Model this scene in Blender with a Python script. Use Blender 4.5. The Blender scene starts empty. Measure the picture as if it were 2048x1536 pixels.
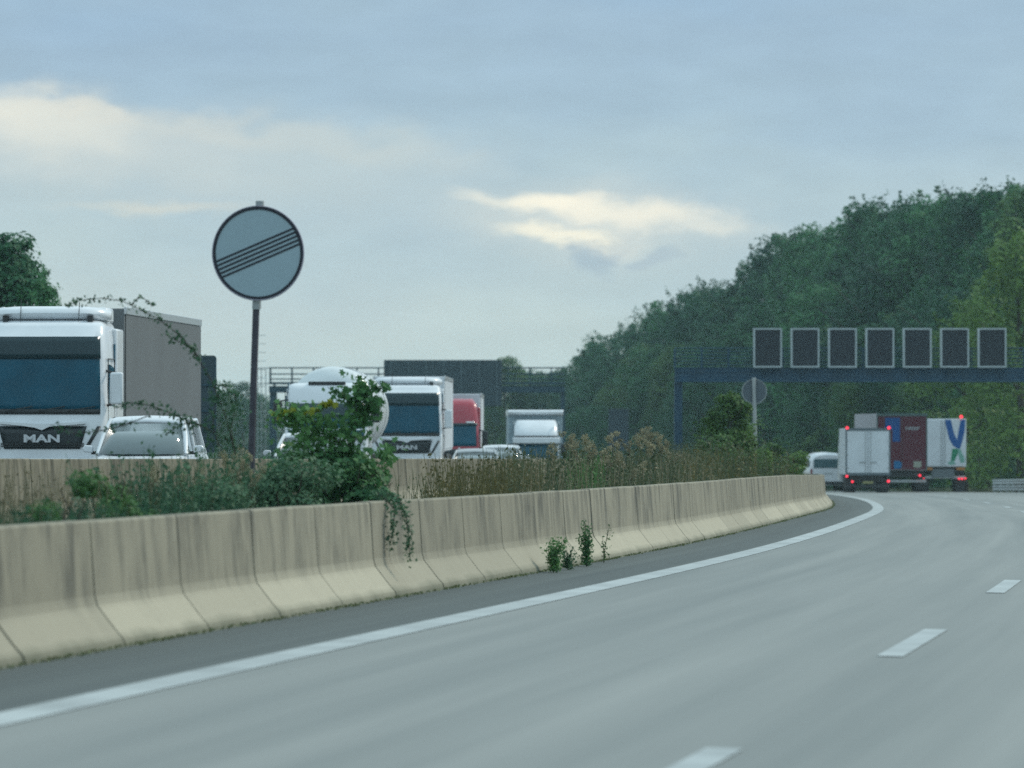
import bpy, math, random
import numpy as np
from mathutils import Vector, Matrix, Euler

C = bpy.context.scene
COL = C.collection
R = math.radians
F = 11000.0            # focal length of the telephoto in photo pixels (2048 wide)
EYE = 1.5886           # passenger's eye height
HOR = 851.0            # photo row of the horizon

# ------------------------------------------------------------------ camera
cam_data = bpy.data.cameras.new('camera')
cam = bpy.data.objects.new('camera', cam_data)
COL.objects.link(cam)
cam.location = (0, 0, EYE)
cam.rotation_euler = (R(90) + math.atan((HOR - 768) / F), 0, 0)
cam_data.sensor_width = 36
cam_data.lens = 36 * F / 2048
cam_data.clip_start = 0.5
cam_data.clip_end = 9000
cam_data.dof.use_dof = True
cam_data.dof.focus_distance = 84
cam_data.dof.aperture_fstop = 3.7
C.camera = cam

# ------------------------------------------------------------------ light
SUN_EL, SUN_AZ = R(42), R(62)       # sun veiled by cloud, high ahead and to the right
C.view_settings.view_transform = 'Standard'
C.view_settings.look = 'None'
C.view_settings.gamma = 1
C.view_settings.exposure = 0.0
C.cycles.use_denoising = False
C.cycles.volume_bounces = 1
C.cycles.transparent_max_bounces = 16

sun = bpy.data.lights.new('sun', 'SUN')
sun.energy = 1.9
sun.angle = R(9)
sun.color = (1.0, 0.93, 0.80)
so = bpy.data.objects.new('sun', sun)
COL.objects.link(so)
sd = Vector((math.sin(SUN_AZ) * math.cos(SUN_EL), math.cos(SUN_AZ) * math.cos(SUN_EL), math.sin(SUN_EL)))
so.rotation_euler = sd.to_track_quat('Z', 'Y').to_euler()
so.location = sd * 200


class NT:
    """small node-tree writer"""
    def __init__(s, tree):
        s.t = tree; s.n = tree.nodes; s.l = tree.links
    def node(s, kind, **kw):
        n = s.n.new(kind)
        for k, v in kw.items():
            setattr(n, k, v)
        return n
    def put(s, sock, v):
        if v is None: return
        if hasattr(v, 'is_output'): s.l.new(v, sock)
        elif isinstance(v, (tuple, list)) and len(v) == 3 and len(sock.default_value) == 4: sock.default_value = (*v, 1)
        else: sock.default_value = v
    def math(s, op, a, b=0.0, c=None, clamp=False):
        n = s.node('ShaderNodeMath', operation=op, use_clamp=clamp)
        s.put(n.inputs[0], a); s.put(n.inputs[1], b)
        if c is not None: s.put(n.inputs[2], c)
        return n.outputs[0]
    def mix(s, fac, a, b, blend='MIX'):
        n = s.node('ShaderNodeMix', data_type='RGBA', blend_type=blend)
        s.put(n.inputs[0], fac); s.put(n.inputs[6], a); s.put(n.inputs[7], b)
        return n.outputs[2]
    def ramp(s, fac, pts, interp='LINEAR'):
        n = s.node('ShaderNodeValToRGB'); n.color_ramp.interpolation = interp
        e = n.color_ramp.elements
        while len(e) < len(pts): e.new(0.5)
        for el, (p, c) in zip(e, pts):
            el.position = p
            el.color = (*c, 1) if isinstance(c, (tuple, list)) else (c, c, c, 1)
        s.put(n.inputs[0], fac)
        return n.outputs[0]
    def noise(s, vec, scale, detail=3, rough=0.5, out=0):
        n = s.node('ShaderNodeTexNoise'); s.put(n.inputs['Vector'], vec)
        n.inputs['Scale'].default_value = scale; n.inputs['Detail'].default_value = detail
        n.inputs['Roughness'].default_value = rough
        return n.outputs[out]
    def scale(s, vec, sc, loc=(0, 0, 0)):
        n = s.node('ShaderNodeMapping'); s.put(n.inputs[0], vec)
        n.inputs['Scale'].default_value = sc; n.inputs['Location'].default_value = loc
        return n.outputs[0]


# ------------------------------------------------------------------ sky
world = bpy.data.worlds.new('World'); C.world = world
world.use_nodes = True
w = NT(world.node_tree); w.n.clear()
wo = w.node('ShaderNodeOutputWorld'); bg = w.node('ShaderNodeBackground')
w.l.new(bg.outputs[0], wo.inputs[0]); bg.inputs[1].default_value = 0.099
sky = w.node('ShaderNodeTexSky', sky_type='NISHITA')
sky.sun_disc = False; sky.sun_elevation = SUN_EL; sky.sun_rotation = SUN_AZ
tc = w.node('ShaderNodeTexCoord').outputs['Generated']
sep = w.node('ShaderNodeSeparateXYZ'); w.l.new(tc, sep.inputs[0])
X, Y, Z = sep.outputs
# broad cloud sheet: colour by elevation, broken by stretched noise
n_big = w.noise(w.scale(tc, (16, 16, 46), (3.1, 1.7, 0.4)), 1.0, 5, 0.5)
n_small = w.noise(w.scale(tc, (60, 60, 190), (0.3, 5.2, 2.4)), 1.0, 5, 0.55)
el = w.math('ADD', Z, w.math('MULTIPLY', w.math('SUBTRACT', n_big, 0.5), 0.05))
sheet = w.ramp(w.math('MULTIPLY', el, 1 / 0.12, clamp=True), [
    (0.0, (6.2, 7.2, 7.1)), (0.14, (5.6, 6.8, 7.0)), (0.30, (4.7, 6.1, 6.9)), (0.46, (3.8, 5.3, 6.7)),
    (0.62, (3.4, 4.85, 6.5)), (0.80, (3.1, 4.8, 7.0)), (1.0, (4.6, 5.7, 6.5))])
shade = w.ramp(n_small, [(0.30, 0.95), (0.52, 1.0), (0.75, 1.06)])
sheet = w.mix(1.0, sheet, shade, 'MULTIPLY')
# higher up the overcast gets brighter, as an overcast dome does
lift = w.ramp(Z, [(0.0, (1.0, 1.0, 1.0)), (0.10, (1.05, 1.05, 1.0)), (0.35, (1.38, 1.50, 1.48)), (0.8, (1.7, 1.85, 1.8))])
sheet = w.mix(1.0, sheet, lift, 'MULTIPLY')
col = w.mix(0.10, sheet, sky.outputs[0])
warpn = w.node('ShaderNodeTexNoise'); w.l.new(w.scale(tc, (70, 70, 150)), warpn.inputs['Vector'])
warpn.inputs['Scale'].default_value = 1.0; warpn.inputs['Detail'].default_value = 5
wsep = w.node('ShaderNodeSeparateColor'); w.l.new(warpn.outputs['Color'], wsep.inputs[0])
wx = w.math('MULTIPLY', w.math('SUBTRACT', wsep.outputs[0], 0.5), 0.030)
wz = w.math('MULTIPLY', w.math('SUBTRACT', wsep.outputs[1], 0.5), 0.011)
ZW = w.math('ADD', Z, wz); XW = w.math('ADD', X, wx)


def cloud_bank(col, px, py, rx, ry, tilt, color, amount, lo=0.25, hi=1.0):
    """a bright or grey bank of cloud at a compass bearing and height above the horizon"""
    cx, cz = (px - 1024) / F, (HOR - py) / F
    dx = w.math('SUBTRACT', XW, cx); dz = w.math('SUBTRACT', ZW, cz)
    dz = w.math('ADD', dz, w.math('MULTIPLY', dx, tilt))
    a = w.math('DIVIDE', dx, rx / F); b = w.math('DIVIDE', dz, ry / F)
    rr = w.math('SQRT', w.math('ADD', w.math('MULTIPLY', a, a), w.math('MULTIPLY', b, b)))
    m = w.ramp(rr, [(lo, 1.0), (hi, 0.0)], 'EASE')
    m = w.math('MULTIPLY', m, amount)
    front = w.math('GREATER_THAN', Y, 0.0)
    return w.mix(w.math('MULTIPLY', m, front), col, color)


col = cloud_bank(col, 1150, 470, 520, 170, 0.05, (5.2, 6.2, 6.4), 0.75, 0.1)
col = cloud_bank(col, 300, 330, 1000, 170, 0.05, (5.8, 6.6, 6.6), 0.7, 0.05)
col = cloud_bank(col, 380, 255, 520, 50, 0.10, (6.6, 7.0, 6.6), 0.6, 0.0)
col = cloud_bank(col, 760, 300, 330, 60, 0.05, (6.0, 6.7, 6.6), 0.55, 0.0)
col = cloud_bank(col, 350, 700, 1100, 230, 0.0, (6.2, 6.9, 6.6), 0.5, 0.05)
col = cloud_bank(col, -10, 240, 360, 80, 0.12, (9.6, 9.2, 7.7), 0.85, 0.0)
col = cloud_bank(col, 150, 225, 200, 26, 0.10, (8.6, 8.2, 7.0), 0.6, 0.0)
col = cloud_bank(col, 1200, 445, 430, 110, 0.06, (7.0, 7.5, 7.2), 0.7, 0.0)
col = cloud_bank(col, 60, 270, 520, 120, 0.08, (7.4, 7.7, 7.2), 0.65, 0.0)
col = cloud_bank(col, 1110, 412, 230, 34, 0.16, (10.6, 10.0, 8.2), 0.95, 0.1)
col = cloud_bank(col, 1300, 440, 260, 48, 0.06, (9.4, 9.1, 7.8), 0.9, 0.1)
col = cloud_bank(col, 1150, 478, 170, 26, 0.12, (10.2, 9.7, 7.9), 0.9, 0.1)
col = cloud_bank(col, 1215, 510, 75, 50, -0.1, (4.0, 5.1, 5.9), 0.75, 0.2)
col = cloud_bank(col, 1330, 520, 60, 22, 0.0, (4.3, 5.3, 6.0), 0.6, 0.2)
col = cloud_bank(col, 290, 425, 240, 28, 0.0, (7.3, 7.3, 6.4), 0.6, 0.1)
w.l.new(col, bg.inputs[0])


# ------------------------------------------------------------------ materials
MATS = {}


def principled(name, color=(0.5, 0.5, 0.5), rough=0.5, metal=0.0, spec=0.5, coat=0.0, emit=None, vary=0.0, vscale=3.0, bump=0.0):
    if name in MATS: return MATS[name]
    m = bpy.data.materials.new(name); m.use_nodes = True
    t = NT(m.node_tree); p = t.n['Principled BSDF']
    p.inputs['Roughness'].default_value = rough; p.inputs['Metallic'].default_value = metal
    p.inputs['Specular IOR Level'].default_value = spec
    p.inputs['Coat Weight'].default_value = coat; p.inputs['Coat Roughness'].default_value = 0.08
    if vary:
        tcn = t.node('ShaderNodeTexCoord').outputs['Object']
        n = t.noise(tcn, vscale, 4, 0.6)
        c2 = tuple(c * (1 - vary) for c in color); c3 = tuple(min(1, c * (1 + vary * 0.5)) for c in color)
        t.put(p.inputs['Base Color'], t.ramp(n, [(0.3, c2), (0.7, c3)]))
        if bump:
            b = t.node('ShaderNodeBump'); b.inputs['Strength'].default_value = bump; b.inputs['Distance'].default_value = 0.02
            t.l.new(n, b.inputs['Height']); t.l.new(b.outputs[0], p.inputs['Normal'])
    else:
        p.inputs['Base Color'].default_value = (*color, 1)
    if emit:
        p.inputs['Emission Color'].default_value = (*color, 1); p.inputs['Emission Strength'].default_value = emit
    MATS[name] = m
    return m


def leaf_mat(name, a, b, trans=0.3, scale=0.6, rough=0.6):
    if name in MATS: return MATS[name]
    m = bpy.data.materials.new(name); m.use_nodes = True
    t = NT(m.node_tree); p = t.n['Principled BSDF']; out = t.n['Material Output']
    geo = t.node('ShaderNodeNewGeometry'); oi = t.node('ShaderNodeObjectInfo')
    tcn = t.node('ShaderNodeTexCoord').outputs['Object']
    n = t.noise(tcn, scale, 2, 0.5)
    f = t.math('ADD', t.math('MULTIPLY', n, 0.9), t.math('MULTIPLY', geo.outputs['Random Per Island'], 0.5))
    f = t.math('ADD', f, t.math('MULTIPLY', oi.outputs['Random'], 0.55))
    c = t.ramp(t.math('SUBTRACT', f, 0.42, clamp=True), [(0.1, a), (0.9, b)])
    t.put(p.inputs['Base Color'], c); p.inputs['Roughness'].default_value = rough
    p.inputs['Specular IOR Level'].default_value = 0.25
    tr = t.node('ShaderNodeBsdfTranslucent'); t.put(tr.inputs[0], c)
    mx = t.node('ShaderNodeMixShader'); mx.inputs[0].default_value = trans
    t.l.new(p.outputs[0], mx.inputs[1]); t.l.new(tr.outputs[0], mx.inputs[2]); t.l.new(mx.outputs[0], out.inputs[0])
    MATS[name] = m
    return m


def concrete_wall_mat(name, low, high, dark, streak=1.0):
    """weathered cast concrete; UV = (metres along, height fraction)"""
    m = bpy.data.materials.new(name); m.use_nodes = True
    t = NT(m.node_tree); p = t.n['Principled BSDF']
    uv = t.node('ShaderNodeUVMap').outputs[0]
    s = t.node('ShaderNodeSeparateXYZ'); t.l.new(uv, s.inputs[0])
    oi = t.node('ShaderNodeObjectInfo').outputs['Random']
    along, ht = s.outputs[0], s.outputs[1]
    fine = t.noise(t.scale(uv, (3.6, 0.8, 1)), 1.0, 6, 0.62)
    broad = t.noise(t.scale(uv, (0.9, 0.8, 1), (7, 3, 0)), 1.0, 4, 0.6)
    grain = t.noise(t.scale(uv, (22, 16, 1)), 1.0, 4, 0.7)
    st = t.math('MULTIPLY', t.ramp(fine, [(0.40, 0.0), (0.60, 1.0)]), t.ramp(broad, [(0.36, 0.10), (0.60, 1.0)]))
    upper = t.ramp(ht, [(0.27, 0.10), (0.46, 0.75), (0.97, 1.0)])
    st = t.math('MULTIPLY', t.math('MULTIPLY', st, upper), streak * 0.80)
    base = t.mix(t.ramp(ht, [(0.29, 0.0), (0.42, 1.0)]), low, high)  # sloped foot coloured lighter, for the light its upward face catches
    base = t.mix(t.ramp(grain, [(0.3, 0.0), (0.75, 0.28)]), base, tuple(c * 0.72 for c in low))
    base = t.mix(t.math('MULTIPLY', oi, 0.60), base, tuple(c * 0.80 for c in high))
    c = t.mix(st, base, dark)
    # grime and moss creeping up from the gutter, and a paler rubbed top edge
    foot = t.ramp(t.math('ADD', ht, t.math('MULTIPLY', t.math('SUBTRACT', broad, 0.5), 0.16)), [(0.02, 0.75), (0.13, 0.0)])
    c = t.mix(foot, c, (0.07, 0.085, 0.055))
    t.put(p.inputs['Base Color'], c); p.inputs['Roughness'].default_value = 0.9
    p.inputs['Specular IOR Level'].default_value = 0.25
    b = t.node('ShaderNodeBump'); b.inputs['Strength'].default_value = 0.25; b.inputs['Distance'].default_value = 0.01
    t.l.new(grain, b.inputs['Height']); t.l.new(b.outputs[0], p.inputs['Normal'])
    MATS[name] = m
    return m


def road_mat(name, a, b, rough=0.7, band=1.0, spec=0.35):
    """UV = (metres across, metres along); worn in long bands along the traffic"""
    m = bpy.data.materials.new(name); m.use_nodes = True
    t = NT(m.node_tree); p = t.n['Principled BSDF']
    uv = t.node('ShaderNodeUVMap').outputs[0]
    n1 = t.noise(t.scale(uv, (0.75 * band, 0.011, 1)), 1.0, 4, 0.5)
    n2 = t.noise(t.scale(uv, (2.4 * band, 0.045, 1), (3, 9, 0)), 1.0, 4, 0.55)
    g = t.noise(t.scale(uv, (30, 24, 1)), 1.0, 3, 0.7)
    f = t.math('ADD', t.math('MULTIPLY', n1, 0.62), t.math('MULTIPLY', n2, 0.38))
    c = t.ramp(f, [(0.34, a), (0.66, b)])
    c = t.mix(1.0, c, t.ramp(g, [(0.2, 0.90), (0.8, 1.08)]), 'MULTIPLY')
    t.put(p.inputs['Base Color'], c); p.inputs['Roughness'].default_value = rough
    p.inputs['Specular IOR Level'].default_value = spec
    bp = t.node('ShaderNodeBump'); bp.inputs['Strength'].default_value = 0.2; bp.inputs['Distance'].default_value = 0.004
    t.l.new(g, bp.inputs['Height']); t.l.new(bp.outputs[0], p.inputs['Normal'])
    MATS[name] = m
    return m


M_white = principled('white_paint', (0.72, 0.75, 0.78), 0.28, coat=0.5, vary=0.08, vscale=1.3)
M_whitebox = principled('white_box_panel', (0.60, 0.64, 0.68), 0.5, vary=0.10, vscale=0.9)
M_glass = principled('windscreen_glass', (0.0005, 0.072, 0.120), 0.05, spec=0.30, vary=.22, vscale=1.6)  # mottled tone stands in for reflections on the glass
M_visor = principled('visor_plastic', (0.004, 0.030, 0.040), 0.22)
M_carglass = principled('car_window_glass', (0.11, 0.15, 0.155), 0.04, spec=0.9, coat=1.0)
M_black = principled('black_plastic', (0.018, 0.022, 0.024), 0.45)
M_grille = principled('grille_black', (0.010, 0.018, 0.022), 0.3, vary=0.3, vscale=12)
M_rubber = principled('tyre_rubber', (0.022, 0.022, 0.023), 0.85)
M_alu = principled('aluminium', (0.55, 0.57, 0.58), 0.35, metal=0.8)
M_chrome = principled('chrome_letter', (0.58, 0.61, 0.64), 0.25, metal=0.4)
M_chassis = principled('chassis_steel', (0.03, 0.034, 0.036), 0.6)
M_curtain = principled('grey_tarpaulin', (0.125, 0.138, 0.145), 0.65, vary=0.10, vscale=0.6)
M_tank = principled('tank_steel', (0.66, 0.70, 0.71), 0.3, metal=0.1, vary=0.06, vscale=1.0)
M_red = principled('red_cab_paint', (0.36, 0.022, 0.045), 0.3, coat=0.5, vary=0.08)
M_maroon = principled('maroon_tarpaulin', (0.105, 0.014, 0.030), 0.65, vary=0.12, vscale=0.8)
M_blue = principled('blue_print', (0.0, 0.075, 0.28), 0.6)
M_green = principled('green_print', (0.012, 0.20, 0.10), 0.6)
M_palegreen = principled('pale_green_print', (0.17, 0.36, 0.30), 0.6)
M_text = principled('pale_lettering', (0.42, 0.45, 0.48), 0.6)
M_sticker = principled('cream_sticker', (0.32, 0.34, 0.28), 0.6)
M_signface = principled('sign_sheeting', (0.33, 0.44, 0.50), 0.42, vary=0.04, vscale=6)
M_signblack = principled('sign_black_print', (0.008, 0.012, 0.024), 0.5)
M_rust = principled('rusty_purple_post', (0.050, 0.048, 0.066), 0.6, vary=0.3, vscale=9)
M_signback = principled('sign_back_grey', (0.12, 0.145, 0.16), 0.55, vary=0.12, vscale=2)
M_boardback = principled('board_back_dark', (0.026, 0.052, 0.066), 0.55, vary=0.15, vscale=1)
M_gal = principled('galvanised_steel', (0.36, 0.39, 0.40), 0.5, metal=0.3, vary=0.15, vscale=2)
M_bluesteel = principled('blue_painted_steel', (0.007, 0.054, 0.105), 0.5, vary=0.2, vscale=1.5)
M_darksteel = principled('dark_painted_steel', (0.010, 0.050, 0.078), 0.5, vary=0.2, vscale=1.5)
M_display = principled('unlit_display', (0.010, 0.016, 0.026), 0.55)
M_dispframe = principled('display_white_frame', (0.36, 0.42, 0.44), 0.5)
M_taillight = principled('lit_tail_lamp', (1.0, 0.035, 0.07), 0.4, emit=1.7)
M_amber = principled('amber_lens', (0.40, 0.16, 0.03), 0.4)
M_lamp = principled('headlamp_lens', (0.6, 0.64, 0.66), 0.12, spec=0.8)
M_plate = principled('number_plate', (0.25, 0.24, 0.10), 0.5)
M_mark = principled('road_marking_white', (0.36, 0.40, 0.405), 0.6, vary=0.25, vscale=0.8)
M_bark = principled('bark', (0.055, 0.045, 0.035), 0.9, vary=0.3, vscale=3)
M_stem = principled('green_stem', (0.05, 0.065, 0.028), 0.8)
M_drystem = principled('dry_stem', (0.125, 0.105, 0.065), 0.85, vary=0.3, vscale=4)
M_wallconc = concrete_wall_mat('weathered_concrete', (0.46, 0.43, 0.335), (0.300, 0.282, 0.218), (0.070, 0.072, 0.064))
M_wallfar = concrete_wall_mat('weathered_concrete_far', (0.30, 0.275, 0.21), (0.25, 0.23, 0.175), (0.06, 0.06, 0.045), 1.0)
M_joint = principled('gap_shade_core', (0.02, 0.02, 0.018), 0.95)
M_road = road_mat('worn_concrete_pavement', (0.148, 0.166, 0.162), (0.250, 0.264, 0.252), 0.62)
M_strip = road_mat('dark_asphalt_strip', (0.066, 0.082, 0.084), (0.100, 0.118, 0.116), 0.85, 2.0)
M_opp = road_mat('asphalt', (0.13, 0.14, 0.14), (0.17, 0.18, 0.18), 0.8)
M_ground = principled('rough_grass_ground', (0.060, 0.075, 0.035), 0.95, vary=0.4, vscale=0.35)

L_forest = [leaf_mat('oak_leaves', (0.017, 0.078, 0.036), (0.066, 0.205, 0.078), 0.3, 0.35),
            leaf_mat('dark_oak_leaves', (0.009, 0.052, 0.030), (0.040, 0.142, 0.064), 0.3, 0.35),
            leaf_mat('olive_leaves', (0.030, 0.084, 0.030), (0.115, 0.215, 0.066), 0.3, 0.35)]
L_yellowish = leaf_mat('yellowing_leaves', (0.042, 0.105, 0.026), (0.130, 0.235, 0.056), 0.35, 0.5)
L_maple = leaf_mat('maple_leaves', (0.032, 0.115, 0.046), (0.120, 0.270, 0.090), 0.3, 2.0)
L_yellow = leaf_mat('yellow_leaves', (0.22, 0.27, 0.03), (0.38, 0.40, 0.05), 0.35, 3)
L_bramble = leaf_mat('bramble_leaves', (0.022, 0.078, 0.046), (0.085, 0.180, 0.092), 0.25, 2.5)
L_fresh = leaf_mat('fresh_green_leaves', (0.026, 0.095, 0.032), (0.085, 0.190, 0.060), 0.35, 2.5)
L_weed = leaf_mat('weed_leaves', (0.044, 0.072, 0.036), (0.120, 0.140, 0.070), 0.25, 1.5)
L_olive = leaf_mat('brown_weed', (0.060, 0.066, 0.028), (0.170, 0.150, 0.062), 0.25, 2.0)
L_straw = leaf_mat('straw', (0.13, 0.12, 0.075), (0.29, 0.25, 0.16), 0.2, 2.0)
L_seed = leaf_mat('seed_fluff', (0.17, 0.16, 0.10), (0.36, 0.33, 0.21), 0.2, 6)
L_moss = leaf_mat('gutter_moss', (0.075, 0.105, 0.050), (0.150, 0.180, 0.085), 0.2, 2)


# ------------------------------------------------------------------ mesh helpers
class MB:
    def __init__(s): s.v = []; s.f = []; s.uv = None
    def add(s, vs, fs):
        o = len(s.v); s.v += [tuple(p) for p in vs]; s.f += [tuple(i + o for i in f) for f in fs]; return s
    def box(s, x0, x1, y0, y1, z0, z1):
        return s.add([(x0, y0, z0), (x1, y0, z0), (x1, y1, z0), (x0, y1, z0), (x0, y0, z1), (x1, y0, z1), (x1, y1, z1), (x0, y1, z1)],
                     [(0, 3, 2, 1), (4, 5, 6, 7), (0, 1, 5, 4), (1, 2, 6, 5), (2, 3, 7, 6), (3, 0, 4, 7)])
    def tube(s, path, radii, n=8, cap=True):
        path = [Vector(p) for p in path]
        if not hasattr(radii, '__len__'): radii = [radii] * len(path)
        rings = []
        for i, p in enumerate(path):
            t = (path[min(i + 1, len(path) - 1)] - path[max(i - 1, 0)]).normalized()
            a = t.cross(Vector((0.13, 0.21, 0.97)) if abs(t.z) < 0.9 else Vector((1, 0, 0))).normalized(); b = t.cross(a)
            rings.append([p + (a * math.cos(k * 2 * math.pi / n) + b * math.sin(k * 2 * math.pi / n)) * radii[i] for k in range(n)])
        return s.loft(rings, cap)
    def loft(s, rings, cap=True, closed=True):
        n = len(rings[0]); o = len(s.v)
        for r in rings: s.v += [tuple(p) for p in r]
        for i in range(len(rings) - 1):
            for k in range(n if closed else n - 1):
                a = o + i * n + k; b = o + i * n + (k + 1) % n
                s.f.append((a, b, b + n, a + n))
        if cap and closed:
            s.f.append(tuple(o + k for k in reversed(range(n))))
            s.f.append(tuple(o + (len(rings) - 1) * n + k for k in range(n)))
        return s
    def lathe_x(s, prof, cy, cz, n=28, cap=True):
        return s.loft([[(x, cy + math.cos(k * 2 * math.pi / n) * r, cz + math.sin(k * 2 * math.pi / n) * r) for k in range(n)] for x, r in prof], cap)
    def lathe_y(s, prof, cx, cz, n=48, rz=1.0, cap=True):
        return s.loft([[(cx + math.cos(k * 2 * math.pi / n) * r, y, cz + math.sin(k * 2 * math.pi / n) * r * rz) for k in range(n)] for y, r in prof], cap)
    def prism(s, poly, y0, y1):
        """poly of (x, z) extruded from y0 to y1"""
        n = len(poly)
        return s.loft([[(x, y0, z) for x, z in poly], [(x, y1, z) for x, z in poly]])
    def prism_x(s, poly, x0, x1):
        return s.loft([[(x0, y, z) for y, z in poly], [(x1, y, z) for y, z in poly]])
    def build(s, name, mat, parent=None, smooth=True, bevel=0.0, seg=2, solid=0.0, fix=True):
        me = bpy.data.meshes.new(name); me.from_pydata(s.v, [], s.f); me.update()
        if fix:
            import bmesh
            bm = bmesh.new(); bm.from_mesh(me); bmesh.ops.recalc_face_normals(bm, faces=bm.faces); bm.to_mesh(me); bm.free()
        if s.uv is not None:
            l = me.uv_layers.new(name='UVMap')
            vi = np.empty(len(me.loops), dtype=np.int32); me.loops.foreach_get('vertex_index', vi)
            l.data.foreach_set('uv', np.array(s.uv, dtype=np.float32)[vi].ravel())
        if smooth:
            me.shade_smooth(); me.set_sharp_from_angle(angle=R(38))
        me.materials.append(mat)
        o = bpy.data.objects.new(name, me); COL.objects.link(o)
        if parent is not None: o.parent = parent
        if bevel:
            b = o.modifiers.new('bevel', 'BEVEL'); b.width = bevel; b.segments = seg; b.limit_method = 'ANGLE'; b.angle_limit = R(40)
        if solid:
            b = o.modifiers.new('solid', 'SOLIDIFY'); b.thickness = solid; b.offset = -1
        return o


def tag(o, label=None, cat=None, group=None, kind=None):
    if label: o['label'] = label
    if cat: o['category'] = cat
    if group: o['group'] = group
    if kind: o['kind'] = kind
    return o


def empty(name, loc=(0, 0, 0), rz=0.0):
    o = bpy.data.objects.new(name, None); COL.objects.link(o)
    o.location = loc; o.rotation_euler = (0, 0, rz); o.empty_display_size = 0.2
    return o


def copy_tree(o, parent=None):
    c = o.copy(); COL.objects.link(c)
    if parent is not None: c.parent = parent
    for ch in list(o.children): copy_tree(ch, c)
    return c


def text_mesh(name, body, size, mat, parent, loc, extrude=0.01, bold=0.0, sx=1.0, label=None):
    cu = bpy.data.curves.new(name, 'FONT'); cu.body = body; cu.size = size; cu.extrude = extrude; cu.offset = bold
    cu.align_x = 'CENTER'; cu.align_y = 'CENTER'
    to = bpy.data.objects.new(name, cu); COL.objects.link(to)
    dg = bpy.context.evaluated_depsgraph_get(); dg.update()
    me = bpy.data.meshes.new_from_object(to.evaluated_get(dg))
    bpy.data.objects.remove(to); bpy.data.curves.remove(cu)
    me.transform(Matrix.Translation(loc) @ Euler((R(90), 0, 0)).to_matrix().to_4x4() @ Matrix.Scale(sx, 4, (1, 0, 0)))
    me.materials.clear(); me.materials.append(mat)
    o = bpy.data.objects.new(name, me); COL.objects.link(o); o.parent = parent
    return o


# ------------------------------------------------------------------ road geometry
KN = np.array([0, 40, 80, 120, 160, 200, 240, 280, 330, 400, 500, 650, 900.])
ZK = np.array([-.006, -.002, -.185, -.397, -.765, -1.074, -1.406, -1.741, -2.285, -3.15, -4.3, -5.3, -5.8])


def z_near(d):
    d = min(max(d, 0), 900); m = np.gradient(ZK, KN)
    i = min(max(int(np.searchsorted(KN, d)) - 1, 0), len(KN) - 2)
    h = KN[i + 1] - KN[i]; t = (d - KN[i]) / h
    return float((2*t**3-3*t**2+1)*ZK[i] + (t**3-2*t**2+t)*h*m[i] + (-2*t**3+3*t**2)*ZK[i+1] + (t**3-t**2)*h*m[i+1])


def lat(d):
    if d <= 720: return -9.1177 + .1651 * d - .00033585 * d * d + .0842 * (d / 100) ** 3
    return lat(720) + (d - 720) * slope(720)


def slope(d):
    d = min(d, 720)
    return .1651 - .0006717 * d + .002526 * (d / 100) ** 2


def crossfall(off, d):
    k = -.0247 + .016 * min(1, max(0, (d - 110) / 130))
    return k * max(0.0, min(off, 16.0)) + (-.0247) * min(off, 0)


def z_opp(d): return .6886 - .00609 * d if d < 600 else .6886 - .00609 * 600 - .002 * (d - 600)


OFF_FAR = -7.5       # far wall of the central reserve


def ground_z(off, d):
    zn = z_near(d)
    if off >= 0: return zn + crossfall(off, d)
    if off <= OFF_FAR: return z_opp(d)
    t = off / OFF_FAR
    return zn * (1 - t) + z_opp(d) * t


def RP(off, d, h=0.0):
    s = slope(d); q = math.sqrt(1 + s * s)
    dd = d - off * s / q
    return Vector((lat(d) + off / q, dd, ground_z(off, d) + h))


def d_at(px, off):
    """distance at which a line at this offset crosses the bearing of a photo column (nearest crossing)"""
    b = (px - 1024) / F
    prev = None
    for d in np.arange(12, 700, 0.25):
        p = RP(off, float(d)); v = p.x - b * p.y
        if prev is not None and prev < 0 <= v: return float(d)
        prev = v
    # past the tangent: take the closest approach
    ds = np.arange(60, 300, 1.0)
    return float(min(ds, key=lambda q: abs(RP(off, float(q)).x - b * RP(off, float(q)).y)))


def at_px(px, py, d):
    return Vector(((px - 1024) / F * d, d, EYE - (py - HOR) / F * d))


def heading(d): return -math.atan(slope(d))


def strip(name, offs, d0, d1, step, mat, lift=0.0, kind='structure', parent=None, zfun=None, cross=1):
    mb = MB(); mb.uv = []; n = int(math.ceil((d1 - d0) / step)); cols = []
    os_ = []
    for a, b in zip(offs[:-1], offs[1:]):
        k = max(1, int(abs(b - a) / 1.5)) if cross > 1 else 1
        os_ += [a + (b - a) * i / k for i in range(k)]
    os_.append(offs[-1])
    for i in range(n + 1):
        d = d0 + (d1 - d0) * i / n
        for o_ in os_:
            p = RP(o_, d, lift)
            mb.v.append(tuple(p)); mb.uv.append((o_, d))
    m = len(os_)
    for i in range(n):
        for k in range(m - 1):
            a = i * m + k; mb.f.append((a, a + 1, a + 1 + m, a + m))
    ob = mb.build(name, mat, parent, smooth=True, fix=False)
    if kind: ob['kind'] = kind
    return ob


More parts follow.
